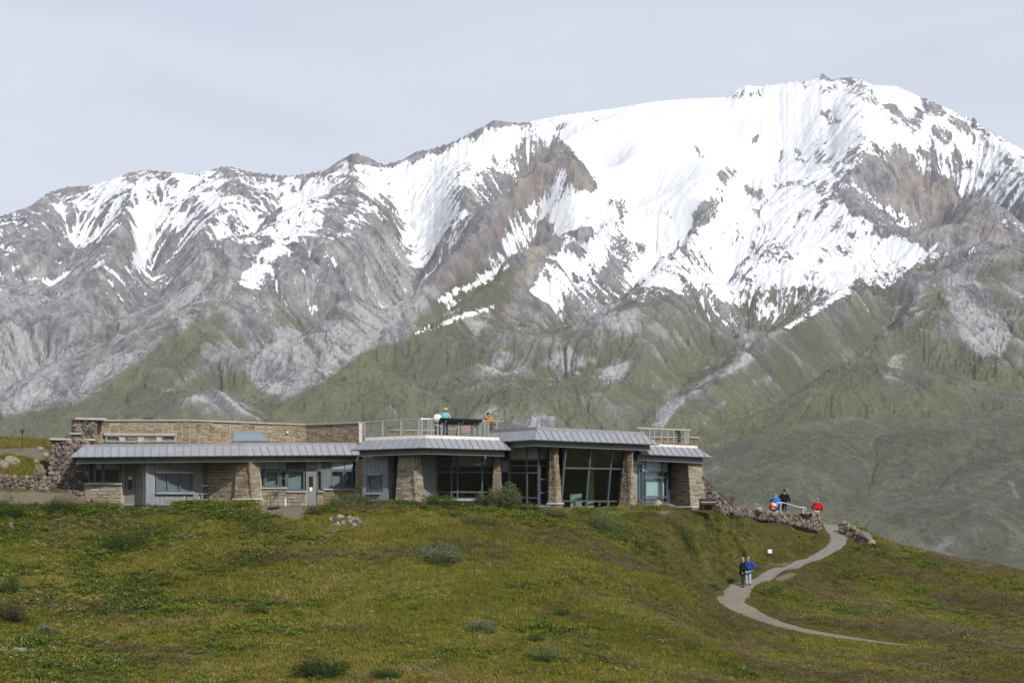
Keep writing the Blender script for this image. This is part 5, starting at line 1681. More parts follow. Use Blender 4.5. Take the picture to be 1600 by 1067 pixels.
rock('tan boulder in front of the pale green windows', 1029, 797, 23, 17, M_PALE, Y=124.4, seed=8)
rock('grey boulder between the tan boulder and the right stone wing', 1048, 798, 20, 13, M_RUBBLE, Y=124.6, seed=9)
rock('pale boulder at the foot of the right hand tall pillar', 996, 800, 12, 10, M_PALE, Y=123.6, seed=10)
rock('rounded boulder on the terrace wall beside the metal handrail', 1186, 801, 17, 10, M_PALE, Y=132.2, seed=11)
rock('tan stone lying in the grass at lower left', 30, 1019, 26, 9, M_PALE, seed=12)
rock('grey stone lying in the grass at the lower left edge', 6, 1019, 12, 9, M_PALE, seed=13)
rock('upright grey stone in the grass below the retaining wall', 17, 828, 9, 13, M_RUBBLE, seed=14)
rock('small white stone in the middle of the slope', 581, 958, 9, 5, M_PALE, seed=15)
rock('small pale stone low on the slope below the path', 1060, 1041, 9, 4, M_PALE, seed=16)
rock('big grey slab at the foot of the rock heap beside the path', 1352, 848, 34, 18, M_RUBBLE, Y=float(hit(1352, 850, 130, 147)[1]), seed=17)
rock('pale flat rock at the right end of the rock heap', 1362, 851, 14, 8, M_PALE, Y=float(hit(1362, 853, 130, 147)[1]), seed=18)
hp = random.Random(4)
for k in range(40):
    u = hp.random()
    px = 1313 + 46 * u
    top = 815 + 26 * max(0, u - .25)
    base_ = 836 + 12 * u
    py = hp.uniform(top + 5, base_)
    o = rock('rough tan rock in the heap beside the top of the path', px, py, hp.uniform(7, 13), hp.uniform(6, 10), hp.choice([M_PALE, M_PALE, M_RUBBLE]), Y=float(hit(px, base_, 130, 147)[1]) + .3 + (base_ - py) * .03, seed=20 + k % 8, name='rock', group='rocks heaped beside the top of the path')
for k in range(20):
    u = hp.random() * 2 - 1
    px, py = 541 + 21 * u * (1 if k > 5 else .5), hp.uniform(815, 831) if k > 5 else hp.uniform(812, 822)
    rock('pale angular rock in the small heap on the upper slope', px, py, hp.uniform(8, 15), hp.uniform(6, 10), hp.choice([M_PALE, M_PALE, M_RUBBLE]), seed=30 + k % 8, name='rock', group='rocks in the small heap on the upper slope', sink=.1)
for k, (px, py) in enumerate([(112, 683), (98, 686), (1140, 797), (1155, 799), (1168, 802), (1205, 806)]):
    pass
rock('heap of brown rock showing above the parapet wall', 233, 659, 20, 9, M_RUBBLE, Y=131, seed=44)

# ------------------------------------------------------------------ railings, sign boards, furniture
def zpt(px, py, Y):
    return V(px, py, Y)
RB = thing('deck_railing', 'grey metal cable railing with many posts round the left roof deck', 'railing', loc=(-4, 122, 4.3))
rail = [(563,660,123.2),(600,658,122.4),(658,654.6,121.0),(674,654.6,121.2),(720,656,122.2),(762,657.8,123.2),(786,658.5,126.0)]
g = MB(); g.tube([zpt(*q) for q in rail], .045, 6); tpart(RB, 'top_rail', g, M_STEEL)
def rail_at(px, dy=0):
    return zpt(px, np.interp(px, [q[0] for q in rail], [q[1] for q in rail]) + dy, np.interp(px, [q[0] for q in rail], [q[2] for q in rail]))
for px in (567.5, 570, 598, 627, 654.5, 659, 669.5, 674, 684, 690.5, 717, 742, 750, 757.5, 763, 776):
    t_, b_ = rail_at(px), rail_at(px)
    b_.z = 4.28
    g = MB(); g.box(((t_.x + b_.x) / 2, t_.y, (t_.z + b_.z) / 2), (.10, .11, t_.z - b_.z - .03)); tpart(RB, 'post', g, M_STEEL)
for k in range(5):
    g = MB(); g.tube([zpt(q[0], q[1], q[2]) * 1 - Vector((0, 0, .15 + .15 * k)) for q in rail], .012, 4); tpart(RB, 'cable', g, M_STEEL)
PN = thing('display_panel', 'long black sloping display panel mounted on the roof deck railing', 'panel', loc=(-3, 122, 5))
bl, br = zpt(683.5, 664.0, 121.75), zpt(747.5, 664.4, 123.1)
tl, tr = zpt(688.5, 653.4, 121.0), zpt(755, 656.2, 122.4)
g = MB(); nn_ = (br - bl).cross(tl - bl).normalized(); g.slab([bl, br, tr, tl], nn_, .06); tpart(PN, 'panel_board', g, M_BLACK)
for px in (690.5, 717, 742):
    f = (px - 683.5) / 64
    a, b = bl.lerp(br, f) - Vector((0, .1, .15)), tl.lerp(tr, f * .98 + .06).lerp(bl.lerp(br, f), .25) - Vector((0, .05, .05))
    g = MB(); g.tube([a, b], .03, 5); tpart(PN, 'bracket', g, M_STEEL)
PIER = thing('stone_pier', 'low tan block pier standing on the roof deck below the black panel', 'pier', loc=tuple(P(704, 681, 125.5)))
g = MB(); g.box(tuple(P(704.5, 678, 125.5)), (.60, .5, .62)); tpart(PIER, 'pier_core', g, M_BLOCK)
g = MB(); g.box(tuple(P(704.5, 670.2, 125.5)), (.66, .56, .07)); tpart(PIER, 'coping', g, M_COPING)
BN = thing('bench', 'pinkish slatted bench on the roof deck behind the railing', 'bench', loc=tuple(P(728, 681, 126)))
for k in range(3):
    g = MB(); g.box(tuple(P(728, 667 + k * 3.6, 126.2)), (.78, .05, .12)); tpart(BN, 'back_slat', g, M_PINK)
g = MB(); g.box(tuple(P(728, 679, 125.9)), (.8, .42, .06)); tpart(BN, 'seat', g, M_PINK)
for px in (719.5, 736.5):
    g = MB(); g.box(tuple(P(px, 676, 126.2)), (.06, .08, .9)); tpart(BN, 'leg', g, M_DARKMETAL)

RD = thing('deck_railing', 'grey metal railing with flat wooden rail round the right roof deck', 'railing', loc=(10, 129, 4.3))
railD = [(994, 668.2, 127.4), (1020, 669.6, 128.0), (1050, 670.8, 128.6), (1078.5, 671.8, 129.3)]
def railD_at(px, dy=0):
    return zpt(px, np.interp(px, [q[0] for q in railD], [q[1] for q in railD]) + dy, np.interp(px, [q[0] for q in railD], [q[2] for q in railD]))
for a, b in zip(railD, railD[1:]):
    A, B = zpt(*a), zpt(*b)
    d = (B - A).normalized(); n_ = Vector((d.y, -d.x, 0)) * .09; h = Vector((0, 0, .045))
    g = MB(); g.hexa([A + n_ - h, B + n_ - h, B - n_ - h, A - n_ - h, A + n_ + h, B + n_ + h, B - n_ + h, A - n_ + h]); tpart(RD, 'top_rail', g, M_COPING)
for px in (1002.5, 1015, 1022.5, 1033.5, 1043.5, 1053, 1071, 1075):
    t_ = railD_at(px); zb = P(px, 693, 129)[2] if px > 1016 else P(px, 681, 128)[2]
    g = MB(); g.box((t_.x, t_.y, (t_.z + zb) / 2 - .03), (.075 if px < 1070 else .12, .09, t_.z - zb - .05)); tpart(RD, 'post', g, M_STEEL)
for k in range(4):
    g = MB(); g.tube([zpt(*q) - Vector((0, 0, .16 + .15 * k)) for q in railD], .009, 4); tpart(RD, 'cable', g, M_STEEL)
SP = thing('viewing_stand', 'narrow dark upright stand behind the right roof deck railing', 'stand', loc=tuple(P(1061, 693, 129.2)))
g = MB(); g.box(tuple(P(1061, 684, 129.2)), (.22, .2, .62)); tpart(SP, 'stand_post', g, M_DARKMETAL)
g = MB(); g.box(tuple(P(1058.5, 674.5, 129.2)), (.36, .22, .16)); tpart(SP, 'stand_head', g, M_DARKMETAL)

HR = thing('handrail', 'dark sloping stair handrail at the right end of the building', 'handrail', loc=tuple(P(1120, 790, 127.8)))
g = MB(); g.tube([zpt(1097.5, 744, 128.3), zpt(1142, 786.3, 127.6), zpt(1143.5, 790, 127.5)], .035, 6); tpart(HR, 'rail', g, M_DARKMETAL)
g = MB(); g.tube([zpt(1097.5, 746.5, 128.3), zpt(1140, 787.8, 127.6)], .02, 5); tpart(HR, 'rail', g, M_DARKMETAL)
for px, py in ((1142, 786), (1120, 766)):
    g = MB(); g.tube([zpt(px, py, 127.75), zpt(px, py + 14, 127.75)], .028, 5); tpart(HR, 'post', g, M_STEEL)
BX = thing('storage_box', 'dark red-brown metal box at the foot of the right stone wing', 'box', loc=tuple(P(1106, 797, 125.6)))
g = MB(); g.box(tuple(P(1106, 788, 125.6)), (1.02, .7, .72)); tpart(BX, 'box_body', g, M_RUST)
g = MB(); g.box(tuple(P(1106, 779.2, 125.6)), (1.1, .78, .05)); tpart(BX, 'lid', g, M_RUST)
TB = thing('bench', 'pale topped bench in front of the red-brown box', 'bench', loc=tuple(P(1107, 798, 124.9)))
g = MB(); g.box(tuple(P(1107, 784.2, 124.9)), (.95, .36, .05)); tpart(TB, 'seat', g, M_LFRAME)
for px in (1098, 1116):
    g = MB(); g.box(tuple(P(px, 791, 124.9)), (.06, .3, .56)); tpart(TB, 'leg', g, M_DARKMETAL)
def sign(label, px, pyt, pyb, pyg, wpx, Y, bm_, pm_, name='sign'):
    s = thing(name, label, 'sign', loc=tuple(P(px, pyg, Y)))
    g = MB(); g.box(tuple(P(px, (pyt + pyb) / 2, Y)), (wpx * Y / F, .04, (pyb - pyt) * Y / F)); tpart(s, 'board', g, bm_)
    g = MB(); c = P(px, (pyt + pyg) / 2, Y + .07); g.box(tuple(c), (.07, .07, (pyg - pyt) * Y / F - .04)); tpart(s, 'post', g, pm_)
    return s
sign('small brown sign on a post beside the road at far left', 35, 670.4, 676.2, 701, 6.2, 126.3, M_RUST, M_RUST)
sign('small reddish brown sign at the foot of the stair handrail', 1144, 776, 783, 794, 7.2, 127.2, M_RUST, M_RUST)
hs_ = hit(1203, 872)
s_ = thing('sign', 'small white square board on a low post beside the path', 'sign', loc=tuple(hs_))
zc_ = (HZ - 861) / F * hs_[1]
g = MB(); g.box((hs_[0], hs_[1], zc_), (.27, .03, .255)); tpart(s_, 'board', g, M_SIGN)
g = MB(); g.box((hs_[0], hs_[1] + .05, (zc_ + hs_[2]) / 2 - .1), (.06, .06, zc_ - hs_[2] + .25)); tpart(s_, 'post', g, M_DARKMETAL)

def PF(px, py, Y):
    return P(px, py, Y + 4.5)
def zpf(px, py, Y):
    return V(px, py, Y + 4.5)
# terrace pipe rails and bench
PR = thing('handrail', 'white pipe handrail with curled ends in front of the standing group', 'handrail', loc=tuple(PF(1236, 803, 130.2)))
crl = [zpf(1215, 789.5, 129.9), zpf(1213.4, 788.5, 129.9), zpf(1213, 786.5, 129.9), zpf(1214.5, 785, 129.9), zpf(1224, 785, 130), zpf(1249, 792.3, 130.6), zpf(1257, 792.6, 130.8), zpf(1259, 794, 130.8), zpf(1259.2, 796, 130.8), zpf(1257.5, 797.6, 130.8)]
g = MB(); g.tube(crl, .026, 6); tpart(PR, 'rail', g, M_PIPE)
for px, a, b in ((1220, 785, 803), (1255, 792.6, 803)):
    g = MB(); g.tube([zpf(px, a, 130.3), zpf(px, b, 130.3)], .026, 6); tpart(PR, 'post', g, M_PIPE)
PL = thing('handrail', 'grey pipe handrail sloping down left of the seated group', 'handrail', loc=tuple(PF(1186, 803, 129.4)))
g = MB(); g.tube([zpf(1178, 798, 129.2), zpf(1177.6, 786, 129.2), zpf(1178.6, 784.4, 129.2), zpf(1180, 785, 129.2), zpf(1180.5, 791, 129.2)], .026, 6); tpart(PL, 'post', g, M_STEEL)
g = MB(); g.tube([zpf(1180, 787, 129.2), zpf(1186, 787.2, 129.4), zpf(1206, 799, 130.4)], .024, 6); tpart(PL, 'rail', g, M_STEEL)
g = MB(); g.tube([zpf(1198, 794.5, 130.0), zpf(1198, 804, 130.0)], .024, 6); tpart(PL, 'post', g, M_STEEL)
BT = thing('bench', 'thin wooden bench top on the terrace wall beside the person in red', 'bench', loc=tuple(PF(1255, 803, 131.4)))
for k in range(3):
    g = MB(); c = PF(1255, 800.8, 131.2 + .15 * k); g.box(tuple(c), (1.42, .13, .055), .30); tpart(BT, 'seat_board', g, M_WOOD)
for px in (1243, 1256, 1267):
    g = MB(); g.box(tuple(PF(px, 804, 131.4)), (.10, .3, .26), .3); tpart(BT, 'leg', g, M_DARKMETAL)
SB = thing('bench', 'low wooden bench the blue jacketed person bends over', 'bench', loc=tuple(PF(1214, 803, 130.4)))
g = MB(); g.box(tuple(PF(1214, 801.4, 130.2)), (.95, .32, .05), .3); tpart(SB, 'seat_board', g, M_RUST)
for px in (1208, 1220):
    g = MB(); g.box(tuple(PF(px, 805, 130.2)), (.08, .26, .25), .3); tpart(SB, 'leg', g, M_DARKMETAL)

# in front of the left wing
PT = thing('picnic_table', 'wooden picnic table in front of the grey siding', 'table', loc=tuple(P(300, 790, 119.4)))
Yt = 119.4
for k in range(4):
    g = MB(); g.box((P(300, 0, Yt)[0], Yt + .19 * k - .28, P(0, 771.2, Yt)[2]), (1.62, .175, .045)); tpart(PT, 'top_board', g, M_WOOD)
for s in (-1, 1):
    g = MB(); g.box((P(302, 0, Yt)[0], Yt + s * .72, P(0, 780.3, Yt)[2]), (1.56, .24, .045)); tpart(PT, 'seat_board', g, M_WOOD)
zt_, zg = P(0, 772, Yt)[2], -.25
for px in (289, 312):
    x = P(px, 0, Yt)[0]
    for s in (-1, 1):
        g = MB(); g.tube([(x, Yt + s * .15, zt_), (x, Yt + s * .62, zg)], .045, 4); tpart(PT, 'leg', g, M_LFRAME)
    g = MB(); g.box((x, Yt, P(0, 781.5, Yt)[2]), (.05, 1.6, .07)); tpart(PT, 'cross_bar', g, M_WOOD)
def chair(label, px, py, Y, rz, h=.85):
    p = P(px, py, Y)
    c = thing('chair', label, 'chair', loc=tuple(p), rz=rz)
    def cp(name, mb):
        return link(name, mb.mesh(name), M_DARKMETAL, c)
    for x in (-.24, .24):
        for y in (-.22, .22):
            g = MB(); g.tube([(x * 1.1, y * 1.15, 0), (x, y, .42)], .016, 5); cp('leg', g)
        g = MB(); g.tube([(x * 1.08, -.24, .42), (x * 1.12, -.22, .62), (x * 1.1, .22, .64), (x, .26, h * .98)], .015, 5); cp('armrest', g)
    for k in range(7):
        g = MB(); g.box((0, -.22 + k * .075, .43), (.5, .05, .015)); cp('seat_slat', g)
    for k in range(8):
        g = MB(); x = -.22 + k * .063; g.tube([(x, .235, .44), (x, .285, h)], .013, 4); cp('back_bar', g)
    g = MB(); g.tube([(-.25, .285, h * .93), (-.14, .30, h), (.14, .30, h), (.25, .285, h * .93)], .017, 5); cp('back_rail', g)
chair('brown metal armchair on the gravel outside the glazed door', 425, 790.5, 120.4, -2.0)
chair('brown wire chair drawn up to the picnic table', 320, 788, 120.3, -1.4, .72)
LB = thing('path_light', 'small pale bollard with a yellow top on the gravel terrace', 'bollard', loc=tuple(P(446.3, 791, 120.0)))
g = MB(); g.box(tuple(P(446.3, 785.8, 120.0)), (.075, .075, .32)); tpart(LB, 'bollard_post', g, M_SIGN)
g = MB(); g.box(tuple(P(446.3, 779.6, 120.0)), (.12, .12, .12)); tpart(LB, 'bollard_head', g, simple('yellow_head', (.75, .68, .35), .5))
RX = thing('metal_can', 'small red can on the ground at the foot of the grey siding', 'can', loc=tuple(P(232, 790, 119.6)))
g = MB(); g.tube([P(232, 790.5, 119.6), P(232, 785.8, 119.6)], .085, 10); tpart(RX, 'can_body', g, simple('dull_red', (.26, .05, .04), .5))
g = MB(); g.tube([P(232, 785.8, 119.6), P(232, 785.2, 119.6)], .075, 10); tpart(RX, 'can_lid', g, M_LIP)
g = MB(); wz = Wall((425, 130.4), (478, 130.8)); wz.box(g, 447.5, 450.5, 673.6, 677, .0, .14); part('wall_light', g, simple('yellow_lamp', (.8, .72, .25), .4), PAR)
# ------------------------------------------------------------------ people
def cloth(name, col, var=.15):
    return simple(name, col, .9, 0, .15, var, 14)
M_SKIN = simple('skin', (.50, .30, .22), .6, scale=8, var=.06)
CL = {k: cloth('cloth_' + k, c) for k, c in dict(black=(.012, .012, .014), navy=(.015, .02, .05), blue=(.012, .13, .48), royal=(.02, .07, .36), red=(.52, .012, .018), orange=(.75, .13, .02), amber=(.55, .24, .03), white=(.70, .69, .68), teal=(.16, .43, .47), jeans=(.46, .56, .64), brown=(.045, .035, .032), grey=(.06, .062, .075), cream=(.62, .58, .50), darkblue=(.03, .035, .07)).items()}
HAIR = {k: cloth('hair_' + k, c, .3) for k, c in dict(black=(.012, .010, .009), grey=(.28, .26, .24), brown=(.06, .035, .02), fair=(.38, .28, .16), straw=(.55, .47, .33)).items()}
M_SHOE = cloth('shoe_leather', (.03, .026, .024))
M_EYE = simple('eye_dark', (.02, .018, .016), .4)
def skin_mesh(name, pts, edges, rad, root=0, lvl=1):
    me = bpy.data.meshes.new(name)
    me.from_pydata([tuple(p) for p in pts], edges, [])
    ob = bpy.data.objects.new(name, me)
    C.objects.link(ob)
    md = ob.modifiers.new('skin', 'SKIN')
    md.use_smooth_shade = True
    for i, sv in enumerate(me.skin_vertices[0].data):
        r = rad[i]
        sv.radius = r if isinstance(r, tuple) else (r, r)
        sv.use_root = i == root
    if lvl:
        sd = ob.modifiers.new('sub', 'SUBSURF')
        sd.levels = sd.render_levels = lvl
    dg = bpy.context.evaluated_depsgraph_get()
    out = bpy.data.meshes.new_from_object(ob.evaluated_get(dg))
    out.name = name
    bpy.data.objects.remove(ob)
    bpy.data.meshes.remove(me)
    return out
def person(label, loc, face, h=1.72, top='black', legs='grey', hair='grey', hat=None, lean=0.0, larm=None, rarm=None, seat=False, crouch=0.0, turn_head=0.0, nod=0.0, wide=1.0, sleeves=True, long_top=0.0):
    """a figure looking along -y before it is turned by face; arms are given as (elbow, wrist) offsets from the shoulder"""
    k = h / 1.72
    Z = Vector
    hipz = .50 if seat else .90 - crouch
    pel = Z((0, 0, hipz))
    rot = Matrix.Rotation(lean, 3, 'X')                                # lean > 0: bends forward (towards -y)
    up = lambda x, y, z: pel + rot @ Z((x, y, z))
    hd = Matrix.Rotation(turn_head, 3, 'Z') @ Matrix.Rotation(nod, 3, 'X')
    nb = up(0, 0, .56)
    hp = lambda x, y, z: nb + rot @ (hd @ Z((x, y, z)))
    pts = [pel, up(0, 0, .16), up(0, -.01, .38), nb, hp(0, -.005, .07), hp(0, -.03, .13), hp(0, -.01, .21), hp(0, .005, .275)]
    rad = [(.135 * wide, .10), (.125 * wide, .095), (.145 * wide, .10), (.06, .058), (.052, .052), (.068, .08), (.078, .097), (.05, .06)]
    ed = [(i, i + 1) for i in range(7)]
    idx = {}
    for s, arm in ((-1, larm), (1, rarm)):
        sh = up(s * .19 * wide, 0, .515)
        e, w = arm or ((s * .06, .03, -.29), (s * .05, -.05, -.54))
        b = len(pts)
        pts += [sh, sh + Z(e), sh + Z(w)]
        rad += [.062, .045, .032]
        hv = (Z(w) - Z(e)).normalized()
        pts.append(sh + Z(w) + hv * .07)
        rad.append((.04, .022))
        ed += [(2, b), (b, b + 1), (b + 1, b + 2), (b + 2, b + 3)]
        idx['arm', s] = b
    for s in (-1, 1):
        b = len(pts)
        if seat:
            kn = pel + Z((s * .11, -.42, .02)); an = Z((s * .11, -.40, .09)); toe = Z((s * .12, -.56, .04))
        else:
            kn = Z((s * .11, -.03 - crouch * 1.2, .48 - crouch * .4)); an = Z((s * .115, .03, .09)); toe = Z((s * .14, -.13, .035))
        pts += [pel + Z((s * .095, 0, -.05)), kn, an, toe]
        rad += [.088, .062, .045, (.042, .032)]
        ed += [(0, b), (b, b + 1), (b + 1, b + 2), (b + 2, b + 3)]
        idx['leg', s] = b
    body = skin_mesh('person', pts, ed, rad, 0, 1)
    # fingers, thumb, nose and ears are rooted inside the palm and head and joined to the body
    vv, ff = [tuple(v.co) for v in body.vertices], [tuple(p.vertices) for p in body.polygons]
    mb = MB()
    for s in (-1, 1):
        b = idx['arm', s]
        wr, pm = pts[b + 2], pts[b + 3]
        d = (pm - wr).normalized()
        sd = d.cross(Z((0, 1, 0)))
        sd = sd.normalized() if sd.length > .1 else Z((1, 0, 0))
        nn = sd.cross(d)
        for q, (o_, L) in enumerate(((-.03, .07), (-.01, .085), (.011, .08), (.03, .062))):
            a = pm + sd * o_
            mb.tube([a, a + d * L * .55 + nn * .006, a + d * L * .85 + nn * .03], [.0095, .009, .007], 5)
        a = wr.lerp(pm, .35) + sd * .03
        mb.tube([a, a + sd * .035 + d * .03, a + sd * .042 + d * .065 + nn * .012], [.011, .010, .008], 5)
    mb.tube([hp(0, -.10, .185), hp(0, -.135, .155), hp(0, -.105, .145)], [.010, .017, .012], 5)
    for s in (-1, 1):
        mb.tube([hp(s * .078, 0, .16), hp(s * .092, .012, .18), hp(s * .082, .01, .215)], [.012, .018, .012], 5)
    b = len(vv)
    body2 = new_mesh('person', vv + mb.v, ff + [tuple(b + i for i in f) for f in mb.f], True)
    o = thing('person', label, 'person', loc=tuple(loc), me=body2, mat=M_SKIN, rz=face)
    o.scale = (k, k, k)
    def wear(name, ids, grow, mat, extra=()):
        sub = sorted(ids)
        mp = {q: i for i, q in enumerate(sub)}
        e2 = [(mp[a], mp[b_]) for a, b_ in ed if a in mp and b_ in mp]
        p2, r2 = [pts[q] for q in sub], []
        for q in sub:
            r = rad[q]
            r2.append(tuple(c + grow for c in r) if isinstance(r, tuple) else r + grow)
        for (frm, p_, r_) in extra:
            e2.append((mp[frm], len(p2)))
            p2.append(p_)
            r2.append(r_)
        return link(name, skin_mesh(name, p2, e2, r2, 0, 1), CL[mat], o)
    ids = {0, 1, 2, 3}
    for s in (-1, 1):
        b = idx['arm', s]
        ids |= {b, b + 1} | ({b + 2} if sleeves else set())
    wear('jacket', ids, .046, top, [(0, pel + Z((0, .01, -.10 - long_top)), (.19 * wide, .14))] if not seat else ())
    for s in (-1, 1):
        b = idx['leg', s]
    ids = {0}
    for s in (-1, 1):
        b = idx['leg', s]
        ids |= {b, b + 1, b + 2}
        g = MB()
        an, toe = pts[b + 2], pts[b + 3]
        dr = (toe - an); dr.z = 0; dr.normalize()
        g.tube([an - dr * .07 + Z((0, 0, -.05)), an + Z((0, 0, -.035)), toe + Z((0, 0, .005)), toe + dr * .05], [.045, .06, .05, .025], 8)
        link('shoe', g.mesh('shoe'), M_SHOE, o)
    wear('trousers', ids, .018, legs)
    # hair or hat: a cap of the head, cut away in front of the face
    bm = bmesh.new()
    bmesh.ops.create_icosphere(bm, subdivisions=2, radius=1)
    for v in bm.verts:
        c = v.co.copy()
        if c.y < -.35 and c.z < .35:
            c *= .8
        if c.z < -.45:
            c *= .75
        v.co = hp(c.x * .098, c.y * .117 + .012, c.z * .115 + .225)
    hm = bpy.data.meshes.new('hair')
    bm.to_mesh(hm); bm.free()
    hm.polygons.foreach_set('use_smooth', [True] * len(hm.polygons))
    link('hair', hm, HAIR[hair], o)
    for s in (-1, 1):
        g = MB(); g.tube([hp(s * .032, -.098, .195), hp(s * .032, -.112, .195)], .011, 6); link('eye', g.mesh('eye'), M_EYE, o)
    g = MB(); g.tube([hp(-.025, -.112, .118), hp(.025, -.112, .118)], .006, 5); link('mouth', g.mesh('mouth'), cloth('lip', (.35, .14, .12)) if 'cloth_lip' not in bpy.data.materials else bpy.data.materials['cloth_lip'], o)
    if hat:
        g = MB(); g.tube([hp(0, 0, .235), hp(0, 0, .25), hp(0, 0, .255), hp(0, 0, .32), hp(0, 0, .345)], [.155, .155, .112, .10, .05], 12)
        link('hat', g.mesh('hat'), HAIR[hat], o)
    return o
R_ = math.radians
q = hit(1160.5, 917)
person('person in a dark top and dark brown trousers, left of the two on the path', q, R_(60), 1.72, 'black', 'brown', 'grey', rarm=((.10, -.06, -.27), (.16, -.26, -.42)), larm=((-.05, .05, -.29), (-.02, -.06, -.52)), sleeves=True, turn_head=.1, long_top=.06, wide=1.06)
q = hit(1169, 914.5)
person('person in pale jeans and blue shirt, one hand on hip, on the path', q, R_(-22), 1.68, 'royal', 'jeans', 'grey', larm=((-.05, .05, -.29), (-.04, -.10, -.50)), rarm=((.26, .02, -.22), (.10, -.04, -.42)), turn_head=-.5)
def on_terrace(px, pyt, Y, h):
    Y += 4.5
    z = (HZ - pyt) / F * Y - h
    return ((px - CX) / F * Y, Y, z)
person('tall person in black with grey trousers standing behind the white pipe handrail', on_terrace(1225.5, 766, 131.4, 1.76), R_(150), 1.76, 'black', 'grey', 'black', rarm=((.16, -.1, -.24), (.02, -.26, .0)), larm=((-.16, .04, -.26), (-.1, -.12, -.42)), wide=1.12, turn_head=.9)
person('person in a bright blue jacket bending over beside the person in black', on_terrace(1214.5, 776.5, 130.7, 1.30), R_(190), 1.7, 'blue', 'darkblue', 'fair', lean=.55, crouch=.12, larm=((-.1, -.2, -.22), (-.05, -.4, -.35)), rarm=((.1, -.2, -.22), (.05, -.4, -.35)), wide=1.15, long_top=.22)
person('seated person with black hair in a bright orange vest on the terrace wall', on_terrace(1202.5, 781, 130.3, 1.10), R_(70), 1.45, 'orange', 'black', 'black', seat=True, lean=.3, larm=((-.1, -.18, -.2), (-.02, -.4, -.22)), rarm=((.1, -.18, -.2), (.02, -.4, -.22)))
person('small person in white between the orange vest and the blue jacket', on_terrace(1207.8, 782.5, 130.45, 1.12), R_(20), 1.14, 'white', 'white', 'brown', lean=.2)
person('person in a red jacket and pale trousers standing alone beside the path', on_terrace(1277.3, 780, 133.6, 1.68), R_(165), 1.68, 'red', 'cream', 'grey', larm=((-.12, .02, -.28), (-.06, -.12, -.5)), rarm=((.14, -.02, -.26), (.14, -.22, -.36)), wide=1.15, long_top=.26)
DZ = 4.28
def on_deck(px, Y):
    return ((px - CX) / F * Y, Y, DZ)
person('dark haired person in a pale grey top standing on the roof deck', on_deck(683.5, 122.9), R_(35), 1.56, 'white', 'black', 'brown', larm=((-.06, -.02, -.28), (.08, -.24, -.40)), rarm=((.06, -.1, -.26), (-.05, -.28, -.34)), nod=.35)
person('person in a teal jacket and straw hat standing on the roof deck', on_deck(695.8, 123.3), R_(10), 1.70, 'teal', 'darkblue', 'grey', hat='straw', larm=((-.08, -.05, -.27), (.02, -.26, -.36)), rarm=((.08, -.05, -.27), (.0, -.26, -.38)), nod=.2, wide=1.05)
pz = person('dark haired person in an amber jacket leaning on the deck railing with a camera', (P(770, 0, 124.6)[0], 124.6, DZ), R_(-58), 1.62, 'amber', 'grey', 'black', lean=.5, crouch=.10, larm=((-.02, -.18, -.16), (.14, -.32, .06)), rarm=((.02, -.18, -.16), (-.12, -.34, .06)))
pz.location.z = (HZ - 647) / F * 124.6 - 1.42
cmr = thing('camera_body', 'black camera held up to the face by the person in amber', 'camera', loc=tuple(P(764.2, 653.2, 124.3)))
g = MB(); g.box((0, 0, 0), (.11, .16, .11), R_(-58)); link('camera_case', g.mesh('camera_case'), M_BLACK, cmr)
g = MB(); g.tube([(0, 0, 0), (-.15, -.09, -.01)], .045, 8); link('lens', g.mesh('lens'), M_BLACK, cmr)
# ------------------------------------------------------------------ shrubs and herbs one can pick out
def leaf_mat(name, a, b, c_):
    t = NT(name)
    geo = t.n.new('ShaderNodeNewGeometry')
    n1 = t.noise(geo.outputs['Position'], 9, 3, .6)
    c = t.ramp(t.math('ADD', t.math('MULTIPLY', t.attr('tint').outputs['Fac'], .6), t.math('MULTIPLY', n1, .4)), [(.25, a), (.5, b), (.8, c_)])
    t.set(color=c, rough=.8, spec=.1)
    tr = t.new('ShaderNodeBsdfTranslucent')
    t.l.new(c, tr.inputs['Color'])
    m_ = t.new('ShaderNodeMixShader')
    m_.inputs[0].default_value = .25
    t.l.new(t.bsdf.outputs[0], m_.inputs[1]); t.l.new(tr.outputs[0], m_.inputs[2])
    t.l.new(m_.outputs[0], t.n['Material Output'].inputs['Surface'])
    return t.m
LM = {'willow': leaf_mat('willow_leaf', (.060, .085, .030), (.11, .145, .055), (.23, .26, .14)), 'green': leaf_mat('green_leaf', (.035, .065, .016), (.065, .11, .022), (.14, .18, .05)),
      'dark': leaf_mat('dark_leaf', (.025, .045, .014), (.045, .075, .02), (.09, .12, .035)), 'brown': leaf_mat('brown_leaf', (.04, .032, .018), (.08, .062, .032), (.14, .11, .06)),
      'yellow': leaf_mat('yellow_leaf', (.07, .085, .016), (.13, .14, .024), (.23, .21, .06)), 'silver': leaf_mat('silver_leaf', (.060, .085, .035), (.11, .14, .075), (.28, .30, .22))}
M_STEM = simple('woody_stem', (.09, .065, .045), .9, scale=12)
